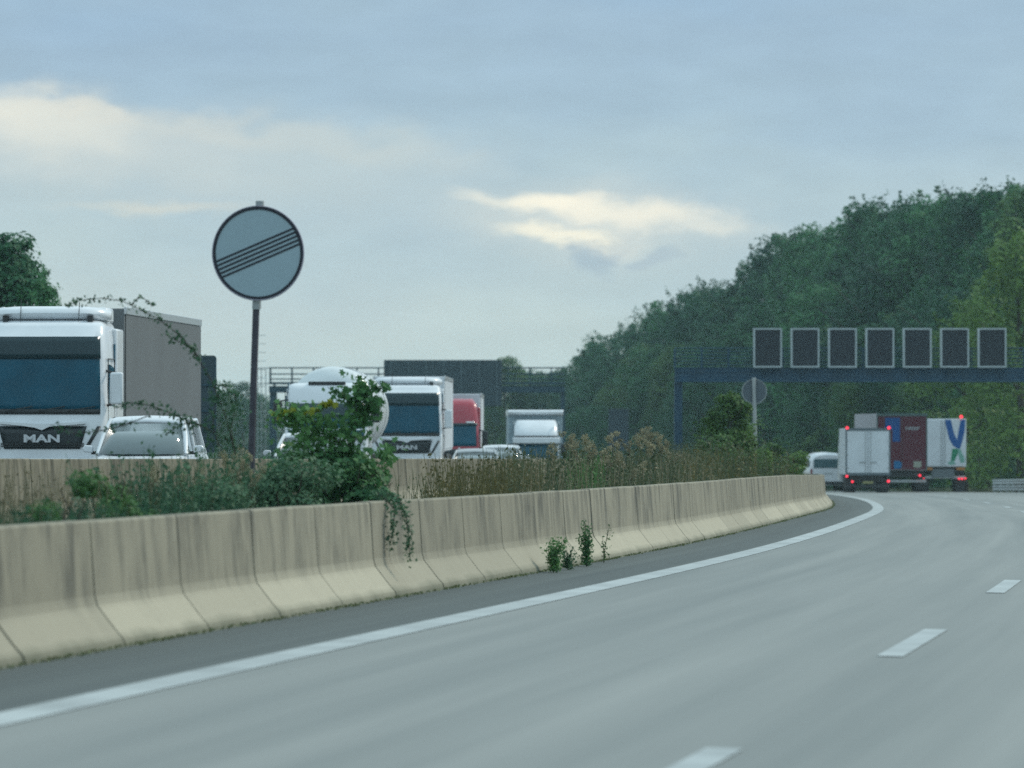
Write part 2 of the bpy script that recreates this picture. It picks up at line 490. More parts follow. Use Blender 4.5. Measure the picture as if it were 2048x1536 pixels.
# ------------------------------------------------------------------ ground and roads
def build_ground():
    ds = list(np.arange(-60, 900, 12.0)) + [1000, 1300, 2000, 3000]
    offs = [-3000, -800, -300, -120, -60, -40, -30, -25, -23.5, -23, -15, -8, -7.5, -5.5, -2, -0.35, 0, 0.3, 6, 12, 16, 17.5, 19, 24, 40, 60, 90, 150, 300, 800, 3000]
    mb = MB()
    for d in ds:
        for o in offs:
            base = ground_z(o, max(d, 0)) - 0.10
            if -7.2 < o < -0.4: base += 0.16
            if o > 18:
                base += 0.25 * min(1, (o - 18) / 3) + min(4.0, max(0, (o - 26) * 0.12))
            if o < -24: base += min(3.0, (-24 - o) * 0.1)
            s = slope(max(d, 0)) if d < 900 else slope(720)
            mb.v.append((lat(max(d, 0)) + (min(d, 0) * .165) + o, d, base))
    m = len(offs)
    for i in range(len(ds) - 1):
        for k in range(m - 1):
            a = i * m + k; mb.f.append((a, a + 1, a + 1 + m, a + m))
    g = mb.build('ground', M_ground, None, smooth=True, fix=False)
    g['kind'] = 'structure'


build_ground()
strip('road', [1.42, 5, 9, 13, 15.2], -20, 640, 4, M_road, 0.0)
strip('gutter_strip', [0.10, 1.42], -20, 640, 4, M_strip, -0.006)
strip('opposite_road', [-23.0, -7.45], 20, 640, 6, M_opp, 0.0)
strip('edge_line', [1.45, 1.75], -20, 400, 2, M_mark, 0.005)
strip('right_edge_line', [13.05, 13.35], 10, 400, 3, M_mark, 0.005)
strip('opposite_edge_line', [-8.9, -8.6], 30, 500, 4, M_mark, 0.005)


def dashes(name, off, start, end, phase, width=0.16):
    root = empty(name, tuple(RP(off, start)))
    root['kind'] = 'structure'
    d = start + phase
    while d < end:
        mb = MB(); mb.uv = []
        for i in range(5):
            dd = d + i * 1.5
            for o in (off - width / 2, off + width / 2):
                p = RP(o, dd, 0.006) - root.location
                mb.v.append(tuple(p)); mb.uv.append((o, dd))
        for i in range(4):
            a = i * 2; mb.f.append((a, a + 1, a + 3, a + 2))
        mb.build('dash', M_mark, root, smooth=False, fix=False)
        d += 18.0
    return root


dashes('lane_dashes', 5.65, 5.0, 230, 1.02, 0.20)
dashes('second_lane_dashes', 9.35, 40, 300, 6.0)


# ------------------------------------------------------------------ concrete walls of the central reserve
# half profile, (offset from the wall's traffic-side top edge, height)
PROF = [(0.27, 0.0), (0.245, 0.07), (0.19, 0.13), (0.055, 0.305), (0.035, 0.37), (0.0, 0.885), (-0.012, 0.90)]


def wall_profile(zb, zt):
    sc = (zt - zb)
    W = 0.16
    right = [(o, zb + h / 0.9 * sc if h > 0.365 else zb + h) for o, h in PROF]
    left = [(-W - o, z) for o, z in reversed(right)]
    return right + left


def concrete_wall(name, label, off0, d0, d1, seg, zb_fn, zt_fn, mat, phase=0.0):
    start = RP(off0, d0)
    root = empty(name, (start.x, start.y, 0))
    tag(root, label, 'barrier')
    d = d0 + phase; cnt = 0
    spine = MB()
    rings = []
    dd = d0
    while dd < d1:
        prof = wall_profile(zb_fn(dd), zt_fn(dd))
        ctr = -0.08
        ring = []
        for o, z in prof:
            oo = ctr + (o - ctr) * 0.80; zz = zb_fn(dd) + (z - zb_fn(dd)) * 0.97
            p = RP(off0 + oo, dd); ring.append((p.x - start.x, p.y - start.y, zz))
        rings.append(ring); dd += 3.0
    spine.loft(rings)
    spine.build('gap_shade_core', M_joint, root, smooth=False)  # dark core added inside the wall, standing in for shade in the gaps
    gap = 0.045
    rng = random.Random(5)
    while d < d1 - seg and cnt < 98:
        mb = MB(); mb.uv = []
        rings = []
        jit = rng.uniform(-0.003, 0.003); jz = rng.uniform(-0.004, 0.004)
        N = 2 if seg < 6 else 4
        for i in range(N + 1):
            q = d + gap / 2 + (seg - gap) * i / N
            zb, zt = zb_fn(q), zt_fn(q) + jz
            ring = []
            for o, z in wall_profile(zb, zt):
                p = RP(off0 + o + jit, q); ring.append((p.x - start.x, p.y - start.y, z))
                mb.uv.append((q, (z - zb) / (zt - zb)))
            rings.append(ring)
        mb.loft(rings)
        mb.build('barrier_segment', mat, root, smooth=False)
        d += seg; cnt += 1
    return root


concrete_wall('concrete_barrier', 'weathered pale concrete barrier with sloped foot beside the white edge line', 0.0, 21.0, 330.0, 3.17,
              lambda d: z_near(d) - 0.02, lambda d: z_near(d) + 0.9, M_wallconc, 3.03)
concrete_wall('concrete_barrier', 'stained concrete barrier beyond the weeds, in front of the oncoming lorries', OFF_FAR, 52.0, 420.0, 4.0,
              lambda d: z_opp(d) - 0.05, lambda d: EYE - .00609 * d, M_wallfar)


# ------------------------------------------------------------------ lorry builders
SE = 5.0     # superellipse exponent of a cab's plan


class Cab:
    def __init__(s, depth, yf, w, D=0.45, back=2.2):
        s.yf, s.w, s.D, s.back = yf, w, D, back
    def at(s, t, z, off=0.0):
        zs = [p[0] for p in s.yf]
        y0 = np.interp(z, zs, [p[1] for p in s.yf]); wz = np.interp(z, [p[0] for p in s.w], [p[1] for p in s.w])
        sx = math.copysign(abs(math.sin(t)) ** (2 / SE), math.sin(t)); cy = abs(math.cos(t)) ** (2 / SE)
        return ((wz + off) * sx, y0 + s.D * (1 - cy) - off * cy, z)
    def shell(s, zs, nt=28):
        rings = []
        for z in zs:
            r = [s.at(-math.pi / 2 + math.pi * i / nt, z) for i in range(nt + 1)]
            x = abs(r[0][0])
            r += [(x, s.back, z), (-x, s.back, z)]
            rings.append(r)
        return MB().loft(rings)
    def patch(s, z0, z1, x0, x1, off=0.012, nz=6, nx=18, x0b=None, x1b=None):
        """curved panel on the front; x as a share of the half width, upper edge x0b..x1b"""
        mb = MB(); x0b = x0 if x0b is None else x0b; x1b = x1 if x1b is None else x1b
        for j in range(nz + 1):
            v = j / nz; z = z0 + (z1 - z0) * v
            a = x0 + (x0b - x0) * v; b = x1 + (x1b - x1) * v
            for i in range(nx + 1):
                q = a + (b - a) * i / nx
                t = math.asin(min(1, abs(q)) ** (SE / 2)) * (1 if q >= 0 else -1)
                mb.v.append(s.at(t, z, off))
        for j in range(nz):
            for i in range(nx):
                k = j * (nx + 1) + i; mb.f.append((k, k + 1, k + nx + 2, k + nx + 1))
        return mb


def wheel(parent, x, y, r=0.5, wd=0.3, side=1):
    t = MB().lathe_x([(x - wd / 2, r * .62), (x - wd / 2, r * .93), (x - wd / 2 + .04, r), (x + wd / 2 - .04, r), (x + wd / 2, r * .93), (x + wd / 2, r * .62)], y, r, 24)
    o = t.build('wheel', M_rubber, parent)
    MB().lathe_x([(x - wd * .35, r * .58), (x, r * .62), (x + wd * .52, r * .56), (x + wd * .40, r * .2)], y, r, 20).build('rim', M_alu, o)
    return o


def mirror(parent, side, x, y, z0, z1, mat, wd=0.26, arm_y=0.3):
    m = MB(); s = side
    m.box(min(s * x, s * (x + wd)), max(s * x, s * (x + wd)), y - 0.06, y + 0.10, z0, z1)
    o = m.build('mirror', mat, parent, bevel=0.045, seg=3)
    a = MB(); a.tube([(s * (x - .22), y + arm_y, z1 + .05), (s * (x + wd * .5), y + .05, z1 - .02)], 0.028, 6)
    a.tube([(s * (x - .22), y + arm_y, z0 - .05), (s * (x + wd * .5), y + .05, z0 + .04)], 0.028, 6)
    a.build('mirror_arm', M_black, o)
    return o


def box_trailer(root, y0, length, wd, z0, z1, mat_front, mat_side, ribs=True, roof_mat=None):
    h = wd / 2
    b = MB().box(-h + .03, h - .03, y0, y0 + length, z0, z1 - .03).build('trailer_box', mat_front, root, bevel=0.03)
    for s in (-1, 1):
        m = MB(); n = int(length / 0.14); rows = []
        for i in range(n + 1):
            y = y0 + .08 + (length - .16) * i / n
            x = s * (h - .02 + (0.012 if i % 2 else 0.0) if ribs else h - .015)
            rows.append([(x, y, z0 + .10), (x, y, z1 - .16)])
        m.loft(rows, cap=False, closed=False)
        m.build('side_curtain', mat_side, root, smooth=False, solid=0.006, fix=False)
    rl = MB()
    for s in (-1, 1):
        rl.box(min(s * (h - .05), s * (h + .012)), max(s * (h - .05), s * (h + .012)), y0, y0 + length, z1 - .155, z1)
    rl.build('roof_rail', roof_mat or M_alu, root, bevel=0.012)
    c = MB()
    c.box(-h + .35, h - .35, y0 + .4, y0 + length - .3, z0 - .35, z0 - .01)
    c.box(-h + .02, h - .02, y0 + length - 1.0, y0 + length - .9, .45, .65)
    c.build('chassis', M_chassis, root)
    sg = MB()
    for s in (-1, 1):
        sg.box(min(s * (h - .06), s * (h - .02)), max(s * (h - .06), s * (h - .02)), y0 + 3.0, y0 + length - 5.2, .5, z0 - .1)
    sg.build('side_guard', M_chassis, root)
    for k in range(3):
        for s in (-1, 1): wheel(root, s * (h - .2), y0 + length - 4.6 + k * 1.32, .5, .34)


def tall_cab(root, paint, letters=None, H=3.66, spoiler=3.96, grille=True, visor=True, ws=(1.80, 3.33), mirror_mat=None, letter_size=.30):
    yf = [(0.35, 0.02), (0.9, -0.03), (1.7, 0.0), (ws[0], 0.03), (ws[1], 0.26), (H - .20, 0.40), (H - .07, 0.52), (H, 0.80)]
    wd = [(0.35, 1.20), (0.8, 1.24), (2.0, 1.245), (ws[1], 1.18), (H - .12, 1.14), (H - .04, 1.10), (H, 0.98)]
    cab = Cab(0, yf, wd)
    zs = [.35, .6, .9, 1.3, 1.7, ws[0], ws[0] + .5, ws[0] + 1.0, ws[1], H - .20, H - .13, H - .07, H - .03, H]
    body = cab.shell(zs).build('cab', paint, root)
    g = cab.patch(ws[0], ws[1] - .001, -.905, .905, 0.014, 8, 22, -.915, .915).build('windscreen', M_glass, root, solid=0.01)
    if visor:
        cab.patch(ws[1] - .44, ws[1], -.912, .912, 0.034, 4, 22).build('sun_visor', M_visor, root, solid=0.016)
    cab.patch(ws[0] - .012, ws[0] + .09, -.90, .90, 0.024, 1, 20).build('wiper_cowl', M_black, root, solid=0.012)
    wp = MB()
    for x in (-.75, -.1, .5):
        a = cab.at(0, ws[0] + .05, .05); b = cab.at(0, ws[0] + .14, .05)
        wp.tube([(x, a[1] - .01, a[2]), (x + .55, b[1] - .01, b[2])], 0.012, 5)
    wp.build('wiper', M_black, g)
    if grille:
        gr = cab.patch(1.10, 1.55, -.60, .60, 0.02, 3, 14, -.70, .70)
        go = gr.build('grille', M_grille, root, solid=0.012)
        mb = MB()
        y = cab.at(0, 1.2, .035)[1]
        # bright bow under the bonnet edge dipping to a point at the badge
        bow = [(-.86, 1.60), (-.45, 1.565), (-.14, 1.52), (0, 1.47), (.14, 1.54), (.45, 1.565), (.86, 1.60), (.86, 1.64), (.14, 1.60), (-.14, 1.60), (-.86, 1.64)]
        mb.prism(bow, y - .03, y + .05); mb.build('grille_bow', paint, root)
        for k in range(3):
            q = MB(); zz = 1.14 + .03 * k
            q.add([cab.at(-.35 + .07 * i, zz + dz, .034) for dz in (0, .018) for i in range(11)],
                  [(i, i + 1, i + 12, i + 11) for i in range(10)])
            q.build('grille_bar', M_chassis, go, solid=.01)
        if letters:
            text_mesh('maker_letters', letters, letter_size, M_chrome, go, (0, y - .045, 1.30), .012, .008, 1.62)
    # bumper and lamps
    cab.patch(.38, .92, -.97, .97, 0.05, 3, 24).build('bumper', paint, root, solid=.04)
    for s in (-1, 1):
        cab.patch(.62, .88, s * .62 if s > 0 else -.93, .93 if s > 0 else -.62, 0.065, 2, 8).build('headlight', M_lamp, root, solid=.02)
        cab.patch(1.10, 1.55, .66 if s > 0 else -.72, .72 if s > 0 else -.66, 0.022, 2, 3,
                  .86 if s > 0 else -.92, .92 if s > 0 else -.86).build('corner_slot', M_black, root, solid=.01)
        xw = 1.245
        dw = MB().prism_x([(.62, 1.95), (1.42, 1.95), (1.42, 2.72), (.80, 2.78)], s * 1.215, s * 1.243)
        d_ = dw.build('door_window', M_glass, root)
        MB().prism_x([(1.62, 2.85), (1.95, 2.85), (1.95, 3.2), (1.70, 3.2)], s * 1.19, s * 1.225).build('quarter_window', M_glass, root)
        ln = MB()
        for (ya, yb, za, zb) in ((.52, .54, 1.0, 2.9), (1.50, 1.52, 1.0, 2.9), (.52, 1.5, 2.88, 2.9), (.52, 1.5, 1.0, 1.02)):
            ln.box(min(s * 1.23, s * 1.2485), max(s * 1.23, s * 1.2485), ya, yb, za, zb)
        door = ln.build('door_seam', M_black, root)
        MB().box(min(s * 1.245, s * 1.275), max(s * 1.245, s * 1.275), 1.30, 1.46, 1.68, 1.73).build('door_handle', M_black, door)
        mirror(root, s, 1.32, .22, 1.98, 2.62, mirror_mat or paint)
        MB().box(min(s * 1.10, s * 1.26), max(s * 1.10, s * 1.26), 1.75, 2.75, 1.1, H - .15).build('side_deflector', paint, root, bevel=0.04)
        wheel(root, s * 1.05, 1.35, .5, .32)
    if spoiler:
        rings = []
        for i in range(17):
            u = -1 + 2 * i / 16; x = 1.20 * u
            zc = spoiler - .15 - .05 * abs(u) ** 4; yy = .95 + .35 * abs(u) ** 5; sc = 1 - .35 * abs(u) ** 8
            rings.append([(x, yy + .30 * sc * math.cos(k * math.pi / 6) + .1, zc + .14 * sc * math.sin(k * math.pi / 6)) for k in range(12)])
        sp = MB().loft(rings).build('roof_spoiler', paint, root)
        MB().box(-1.12, 1.12, 1.35, 2.3, H - .05, spoiler - .03).build('roof_fairing', paint, root, bevel=.06)
        br = MB()
        for x in (-.85, .85): br.box(x - .05, x + .05, .70, 1.1, H - .06, spoiler - .2)
        br.build('spoiler_bracket', M_black, sp)
        an = MB()
        for x, hh in ((-.55, .42), (.62, .36)): an.tube([(x, .72, H - .03), (x + .01, .78, H + hh)], .008, 5)
        an.build('antenna', M_black, root)
    return cab


def make_tractor_unit_truck(name, label, loc, rz, paint, letters, trailer, tl=13.5, **kw):
    root = empty(name, loc, rz)
    tag(root, label, 'truck')
    tall_cab(root, paint, letters, **kw)
    trailer(root)
    return root


def opp_loc(px, d):
    return (( px - 1024) / F * d, d, z_opp(d))


# first lorry, white cab, grey tarpaulin trailer
make_tractor_unit_truck('articulated_truck', 'nearest oncoming lorry, big white cab with black grille and grey curtain trailer',
                        opp_loc(85, 109), -.058, M_white, 'MAN',
                        lambda r: box_trailer(r, 3.05, 13.4, 2.55, 1.15, 3.98, M_curtain, M_curtain), letter_size=.205)
make_tractor_unit_truck('articulated_truck', 'white lorry with dark windscreen and roof bar, just right of the round tank',
                        opp_loc(814, 193), -.010, M_white, 'MAN',
                        lambda r: box_trailer(r, 3.05, 13.4, 2.55, 1.15, 3.85, M_whitebox, M_whitebox), H=3.52, spoiler=3.80, ws=(1.72, 3.22), letter_size=.205)


# tank lorry half hidden by the bush
def tank_truck():
    d = 163
    root = empty('tank_truck', opp_loc(652, d), -.012)
    tag(root, 'white tank lorry, its round pale tank rising behind the leafy bush', 'truck')
    tall_cab(root, M_white, None, H=3.16, spoiler=0, ws=(1.50, 2.55), mirror_mat=M_black, grille=True)
    MB().box(-.55, .55, .5, .8, 3.10, 3.20).build('roof_hatch', M_black, root, bevel=.02)
    cx = .05
    t = MB().lathe_y([(3.0, .2), (2.9, .6), (3.0, 1.0), (3.15, 1.28), (3.35, 1.38), (12.6, 1.38), (12.9, 1.2), (13.0, .6)], cx, 2.34, 56, .97)
    to = t.build('tank', M_tank, root)
    bands = MB()
    for y in (5.8, 10.2):
        bands.lathe_y([(y, 1.385), (y, 1.40), (y + .08, 1.40), (y + .08, 1.385)], cx, 2.34, 56, .97, cap=False)
    bands.build('band', M_alu, to)
    MB().box(-.9, .9, 3.2, 12.8, .75, 1.0).build('chassis', M_chassis, root)
    for k in range(3):
        for s in (-1, 1): wheel(root, s * 1.05, 9.4 + k * 1.32, .5, .34)


tank_truck()


# red lorry seen past the second white one: tall red roof, low windscreen
def red_truck():
    d = 224
    root = empty('articulated_truck', opp_loc(898, d), -.004)
    tag(root, 'lorry with red cab and low windscreen under a tall red roof', 'truck')
    H = 3.36
    cab = Cab(0, [(.35, 0), (1.35, -.02), (2.3, .22), (2.95, .45), (3.2, .62), (H, 1.0)], [(.35, 1.2), (1.35, 1.24), (2.4, 1.2), (3.1, 1.12), (H, .95)])
    cab.shell([.35, .8, 1.35, 1.8, 2.3, 2.6, 2.95, 3.1, 3.2, 3.3, H]).build('cab', M_red, root)
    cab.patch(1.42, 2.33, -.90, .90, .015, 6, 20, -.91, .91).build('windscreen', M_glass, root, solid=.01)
    cab.patch(2.26, 2.36, -.93, .93, .05, 2, 20).build('sun_visor', M_visor, root, solid=.02)
    for s in (-1, 1):
        cab.patch(2.36, 2.43, .55 if s > 0 else -.82, .82 if s > 0 else -.55, .06, 1, 5).build('visor_lamp', M_lamp, root, solid=.02)
        mirror(root, s, 1.34, .3, 1.35, 2.05, M_black, .24)
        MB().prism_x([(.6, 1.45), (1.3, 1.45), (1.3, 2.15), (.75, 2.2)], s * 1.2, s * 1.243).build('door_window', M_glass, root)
        cab.patch(.55, .9, .6 if s > 0 else -.92, .92 if s > 0 else -.6, .03, 2, 6).build('headlight', M_lamp, root, solid=.02)
        MB().box(min(s * 1.12, s * 1.25), max(s * 1.12, s * 1.25), 1.7, 2.6, .9, 3.0).build('side_deflector', M_red, root, bevel=.04)
        wheel(root, s * 1.05, 1.3)
    cab.patch(.9, 1.30, -.7, .7, .02, 3, 12).build('grille', M_grille, root, solid=.01)
    MB().tube([(-.2, .55, 3.2), (-.2, .6, 3.45)], .05, 8).build('roof_horn', M_red, root)
    box_trailer(root, 2.95, 13.2, 2.55, 1.1, 3.60, M_whitebox, M_whitebox, ribs=False)


red_truck()


# smaller box lorry with a bulging roof deflector
def deflector_truck():
    d = 257
    root = empty('box_truck', opp_loc(1073, d), .018)
    tag(root, 'farthest oncoming lorry, small white cab with a bulging wind deflector', 'truck')
    cab = Cab(0, [(.35, 0), (1.0, -.02), (1.70, .25), (1.95, .40), (2.08, .8)], [(.35, 1.05), (1.2, 1.10), (1.70, 1.02), (2.0, .95), (2.08, .85)])
    cab.shell([.35, .8, 1.2, 1.5, 1.70, 1.85, 1.95, 2.02, 2.08]).build('cab', M_white, root)
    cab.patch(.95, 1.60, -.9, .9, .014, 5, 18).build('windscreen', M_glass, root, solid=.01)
    v = MB()
    v.loft([[(x, -.02 + .10 * abs(x) ** 3 + dy, z) for dy, z in ((0, 1.63), (0, 1.90), (.30, 1.92), (.30, 1.62))] for x in np.linspace(-1.10, 1.10, 13)])
    v.build('sun_visor', M_white, root, bevel=.03)
    rings = []
    for i in range(11):
        u = i / 10; z = 1.98 + .74 * u
        hw = 1.02 * (1 - .10 * u ** 4); yf = .25 + .75 * u ** 1.6
        r = []
        for k in range(17):
            t = -math.pi / 2 + math.pi * k / 16
            r.append((hw * math.copysign(abs(math.sin(t)) ** .6, math.sin(t)), yf + .55 * (1 - abs(math.cos(t)) ** .6), z))
        r += [(hw, 1.7, z), (-hw, 1.7, z)]
        rings.append(r)
    MB().loft(rings).build('wind_deflector', M_white, root)
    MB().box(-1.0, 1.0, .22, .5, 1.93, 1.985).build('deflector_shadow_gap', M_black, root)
    box = MB().box(-1.27, 1.27, 1.95, 8.4, .95, 3.0).build('cargo_box', principled('blue_grey_box', (0.26, 0.34, 0.38), .5), root, bevel=.03)
    MB().loft([[(x, 1.62 + dy, z) for dy, z in ((.3, 2.92), (.06, 3.0), (.0, 3.1), (.1, 3.2), (6.8, 3.2), (6.8, 2.92))] for x in (-1.30, -1.2, 1.2, 1.30)]).build('box_roof_cap', M_white, root, bevel=.02)
    cab.patch(.55, .88, -.7, .7, .02, 3, 12).build('grille', M_grille, root, solid=.01)
    for s in (-1, 1):
        mirror(root, s, 1.14, .2, 1.15, 1.6, M_black, .2)
        cab.patch(.5, .8, .74 if s > 0 else -.93, .93 if s > 0 else -.74, .03, 2, 4).build('headlight', M_lamp, root, solid=.02)
        MB().box(min(s * 1.03, s * 1.07), max(s * 1.03, s * 1.07), .55, .75, 2.55, 2.68).build('marker_lamp', M_lamp, root)
        wheel(root, s * .95, 1.1, .42, .26); wheel(root, s * 1.0, 6.4, .42, .4)


deflector_truck()


# ------------------------------------------------------------------ cars
def make_car(label, loc, rz, W=.88, Hh=1.58, L=4.3, roofrail=False, paint=M_white, belt=.633):
    root = empty('car', loc, rz)
    tag(root, label, 'car')
    bz = belt * Hh
    # body: sections along the car
    secs = [(0.0, .45, .70, .78), (.06, .30, .80, .92), (.30, .24, .88, .98), (.95, .22, .97, 1.0), (1.15, .22, 1.0, 1.0), (2.2, .22, 1.02, 1.0),
            (3.4, .22, 1.02, 1.0), (L - .25, .26, 1.02, .96), (L - .05, .34, .98, .90), (L, .45, .9, .82)]
    rings = []
    for y, zb, zt, ws in secs:
        zt = zt * bz; hw = W * ws
        half = [(0, zb), (hw * .80, zb), (hw * .96, zb + .10), (hw, zb + (zt - zb) * .45), (hw * .985, zb + (zt - zb) * .75), (hw * .90, zt - .03), (hw * .80, zt), (0, zt + .015)]
        ring = [(x, y, z) for x, z in half] + [(-x, y, z) for x, z in reversed(half[1:-1])]
        rings.append(ring)
    body = MB().loft(rings).build('body', paint, root)
    # glasshouse
    def gl(y, z, hw, bul):
        return [(hw * u, y - bul * (1 - u * u), z) for u in (-1, -.75, -.4, 0, .4, .75, 1)]
    top = Hh - .05
    rows = [gl(.92, bz * .99, W * .86, .22), gl(1.30, bz + (top - bz) * .5, W * .79, .14), gl(1.60, top - .07, W * .70, .10)]
    wsn = MB().loft(rows, cap=False, closed=False)
    wsn.build('windscreen', M_carglass, root, solid=.01, fix=False)
    MB().loft([[(-W * .60, .86, bz * .985), (W * .60, .86, bz * .985), (W * .60, 1.05, bz * .9), (-W * .60, 1.05, bz * .9)],
               [(-W * .60, .90, bz * .985 + .02), (W * .60, .90, bz * .985 + .02), (W * .60, 1.1, bz * .985), (-W * .60, 1.1, bz * .985)]]).build('wiper_cowl', M_black, root)
    inner = MB().loft([[(x, y, z) for x, y in ((-W * .80, 1.05), (W * .80, 1.05), (W * .80, L - .5), (-W * .80, L - .5))] if k == 0 else
                       [(x, y, z) for x, y in ((-W * .645, 1.80), (W * .645, 1.80), (W * .64, L - .85), (-W * .64, L - .85))] for k, z in ((0, bz * .97), (1, top - .01))])
    inner.build('side_glass', M_carglass, root)
    # roof skin with a little crown
    rr = []
    for y, dz in ((1.56, -.075), (1.60, -.03), (1.68, .02), (2.2, .045), (3.0, .04), (L - .85, .0), (L - .70, -.04)):
        rr.append([(W * .73 * u, y, top + dz + .035 * (1 - u * u)) for u in (-1, -.92, -.6, 0, .6, .92, 1)])
    MB().loft(rr, cap=False, closed=False).build('roof', paint, root, solid=.07, fix=False)
    for s in (-1, 1):
        for path, rad in (([(s * W * .90, .98, bz * .98), (s * W * .84, 1.32, bz + (top - bz) * .5), (s * W * .735, 1.68, top)], .042),
                          ([(s * W * .86, 2.45, bz * .98), (s * W * .72, 2.5, top)], .035),
                          ([(s * W * .84, L - .45, bz * .98), (s * W * .70, L - .8, top)], .06)):
            MB().tube(path, rad, 8).build('pillar', paint, root)
        m = MB().loft([[(s * (W + .02 + a), 1.15 + b * .6, bz + .07 + c) for a, c in ((0, -.06), (.17, -.05), (.20, .02), (.15, .08), (.02, .07))] for b in (0, .25)])
        mo = m.build('wing_mirror', paint, root, bevel=.02)
        MB().box(min(s * (W - .06), s * (W + .06)), max(s * (W - .06), s * (W + .06)), 1.2, 1.26, bz - .02, bz + .04).build('mirror_arm', M_black, mo)
        hl = MB().loft([[(s * x, y - .01, z) for x, y, z in ((W * .62, .06, .60), (W * .92, .16, .62), (W * .95, .26, .74), (W * .60, .05, .70))],
                        [(s * x, y + .1, z) for x, y, z in ((W * .62, .06, .60), (W * .92, .16, .62), (W * .95, .26, .74), (W * .60, .05, .70))]])
        hl.build('headlight', M_lamp, root)
        wheel(root, s * (W - .12), .80, .32, .20); wheel(root, s * (W - .12), L - .85, .32, .20)
    MB().box(-W * .55, W * .55, -.02, .06, .44, .62).build('grille', M_grille, root, bevel=.02)
    if roofrail:
        for s in (-1, 1):
            MB().tube([(s * W * .66, 1.8, top + .05), (s * W * .66, 1.95, top + .09), (s * W * .66, 3.3, top + .08), (s * W * .66, 3.45, top + .03)], .018, 6).build('roof_rail', M_alu, root)
    return root


make_car('white high-roofed car with pale windscreen, beside the nearest oncoming lorry', opp_loc(268, 99), -.075, .90, 1.66, 4.3, belt=.60)
make_car('white car mostly hidden behind the big leafy bush', opp_loc(612, 126), -.06, .90, 1.50, 4.3)
make_car('small white car between the red lorry and the farthest oncoming lorry', opp_loc(1001, 206), -.01, .88, 1.40, 4.2)
make_car('silver estate with roof rails, barely showing above the far barrier',
         opp_loc(950, 186), -.01, .88, 1.22, 4.4, True, principled('silver_paint', (.42, .44, .45), .3, metal=.3, coat=.5))


# ------------------------------------------------------------------ receding lorries on our side
def rear_truck_base(root, w, z0, z1, L, mats, under=True):
    h = w / 2
    bx = MB().box(-h, h, 0.03, L, z0, z1).build('cargo_box', mats[1], root, bevel=.02)
    ch = MB(); ch.box(-h + .3, h - .3, .3, L - .3, z0 - .35, z0 - .01); ch.build('chassis', M_chassis, root)
    MB().box(-h + .04, h - .04, .10, .22, z0 - .62, z0 - .48).build('underrun_bar', mats[2], root, bevel=.01)
    for s in (-1, 1):
        MB().box(min(s * (h - .55), s * (h - .05)), max(s * (h - .55), s * (h - .05)), .55, .58, .12, z0 - .2).build('mud_flap', M_black, root)
    for s in (-1, 1): wheel(root, s * (h - .28), 1.3, .48, .46); wheel(root, s * (h - .28), 2.65, .48, .46)


def near_loc(px, d, py_ground):
    return ((px - 1024) / F * d, d, EYE - (py_ground - HOR) / F * d)


def white_box_truck():
    d = 266
    root = empty('box_truck', near_loc(1736, d, 988), R(-.2))
    tag(root, 'white box lorry with two plain rear doors and red lamps at its top corners', 'truck')
    w = 2.16; h = w / 2; z0, z1 = .92, 3.16
    rear_truck_base(root, w, z0, z1, 5.6, (M_white, M_whitebox, M_chassis))
    for s in (-1, 1):
        a, b = sorted((s * .02, s * (h - .06)))
        dr = MB().box(a, b, -.02, .028, z0 + .10, z1 - .10).build('rear_door', M_whitebox, root, bevel=.012)
        hg = MB()
        for z in (1.25, 1.9, 2.55): hg.box(*sorted((s * (h - .12), s * (h - .02))), -.05, -.022, z, z + .06)
        hg.build('hinge', M_gal, dr)
        rod = MB(); rod.tube([(s * .12, -.045, z0 + .12), (s * .12, -.045, z1 - .12)], .014, 6)
        rod.box(*sorted((s * .10, s * .42)), -.06, -.024, 1.52, 1.56)
        rod.build('locking_bar', M_gal, dr)
    fr = MB()
    fr.box(-h - .01, -h + .055, -.04, .05, z0, z1 + .02); fr.box(h - .055, h + .01, -.04, .05, z0, z1 + .02)
    fr.box(-h + .055, h - .055, -.04, .05, z1 - .095, z1 + .03); fr.box(-h + .055, h - .055, -.04, .05, z0 - .02, z0 + .095)
    fr.build('rear_frame', principled('grey_frame', (.10, .13, .15), .5), root)
    for x, z, r_ in ((-h + .07, 3.20, .07), (h - .07, 3.20, .075), (-h + .05, .86, .06), (h - .10, .62, .065), (-h + .32, .60, .055)):
        MB().lathe_y([(-.07, .001), (-.075, r_), (-.02, r_)], x, z, 14).build('tail_light', M_taillight, root)
    # cab with a tall curved deflector rising ahead of the box
    MB().prism_x([(5.66, .6), (7.5, .6), (7.6, 1.4), (7.2, 2.2), (6.3, 2.95), (5.66, 3.05)], -h + .03, h - .03).build('cab', M_white, root, bevel=.05)
    MB().box(-.25, .25, .05, .09, .5, .62).build('number_plate', M_plate, root)


white_box_truck()


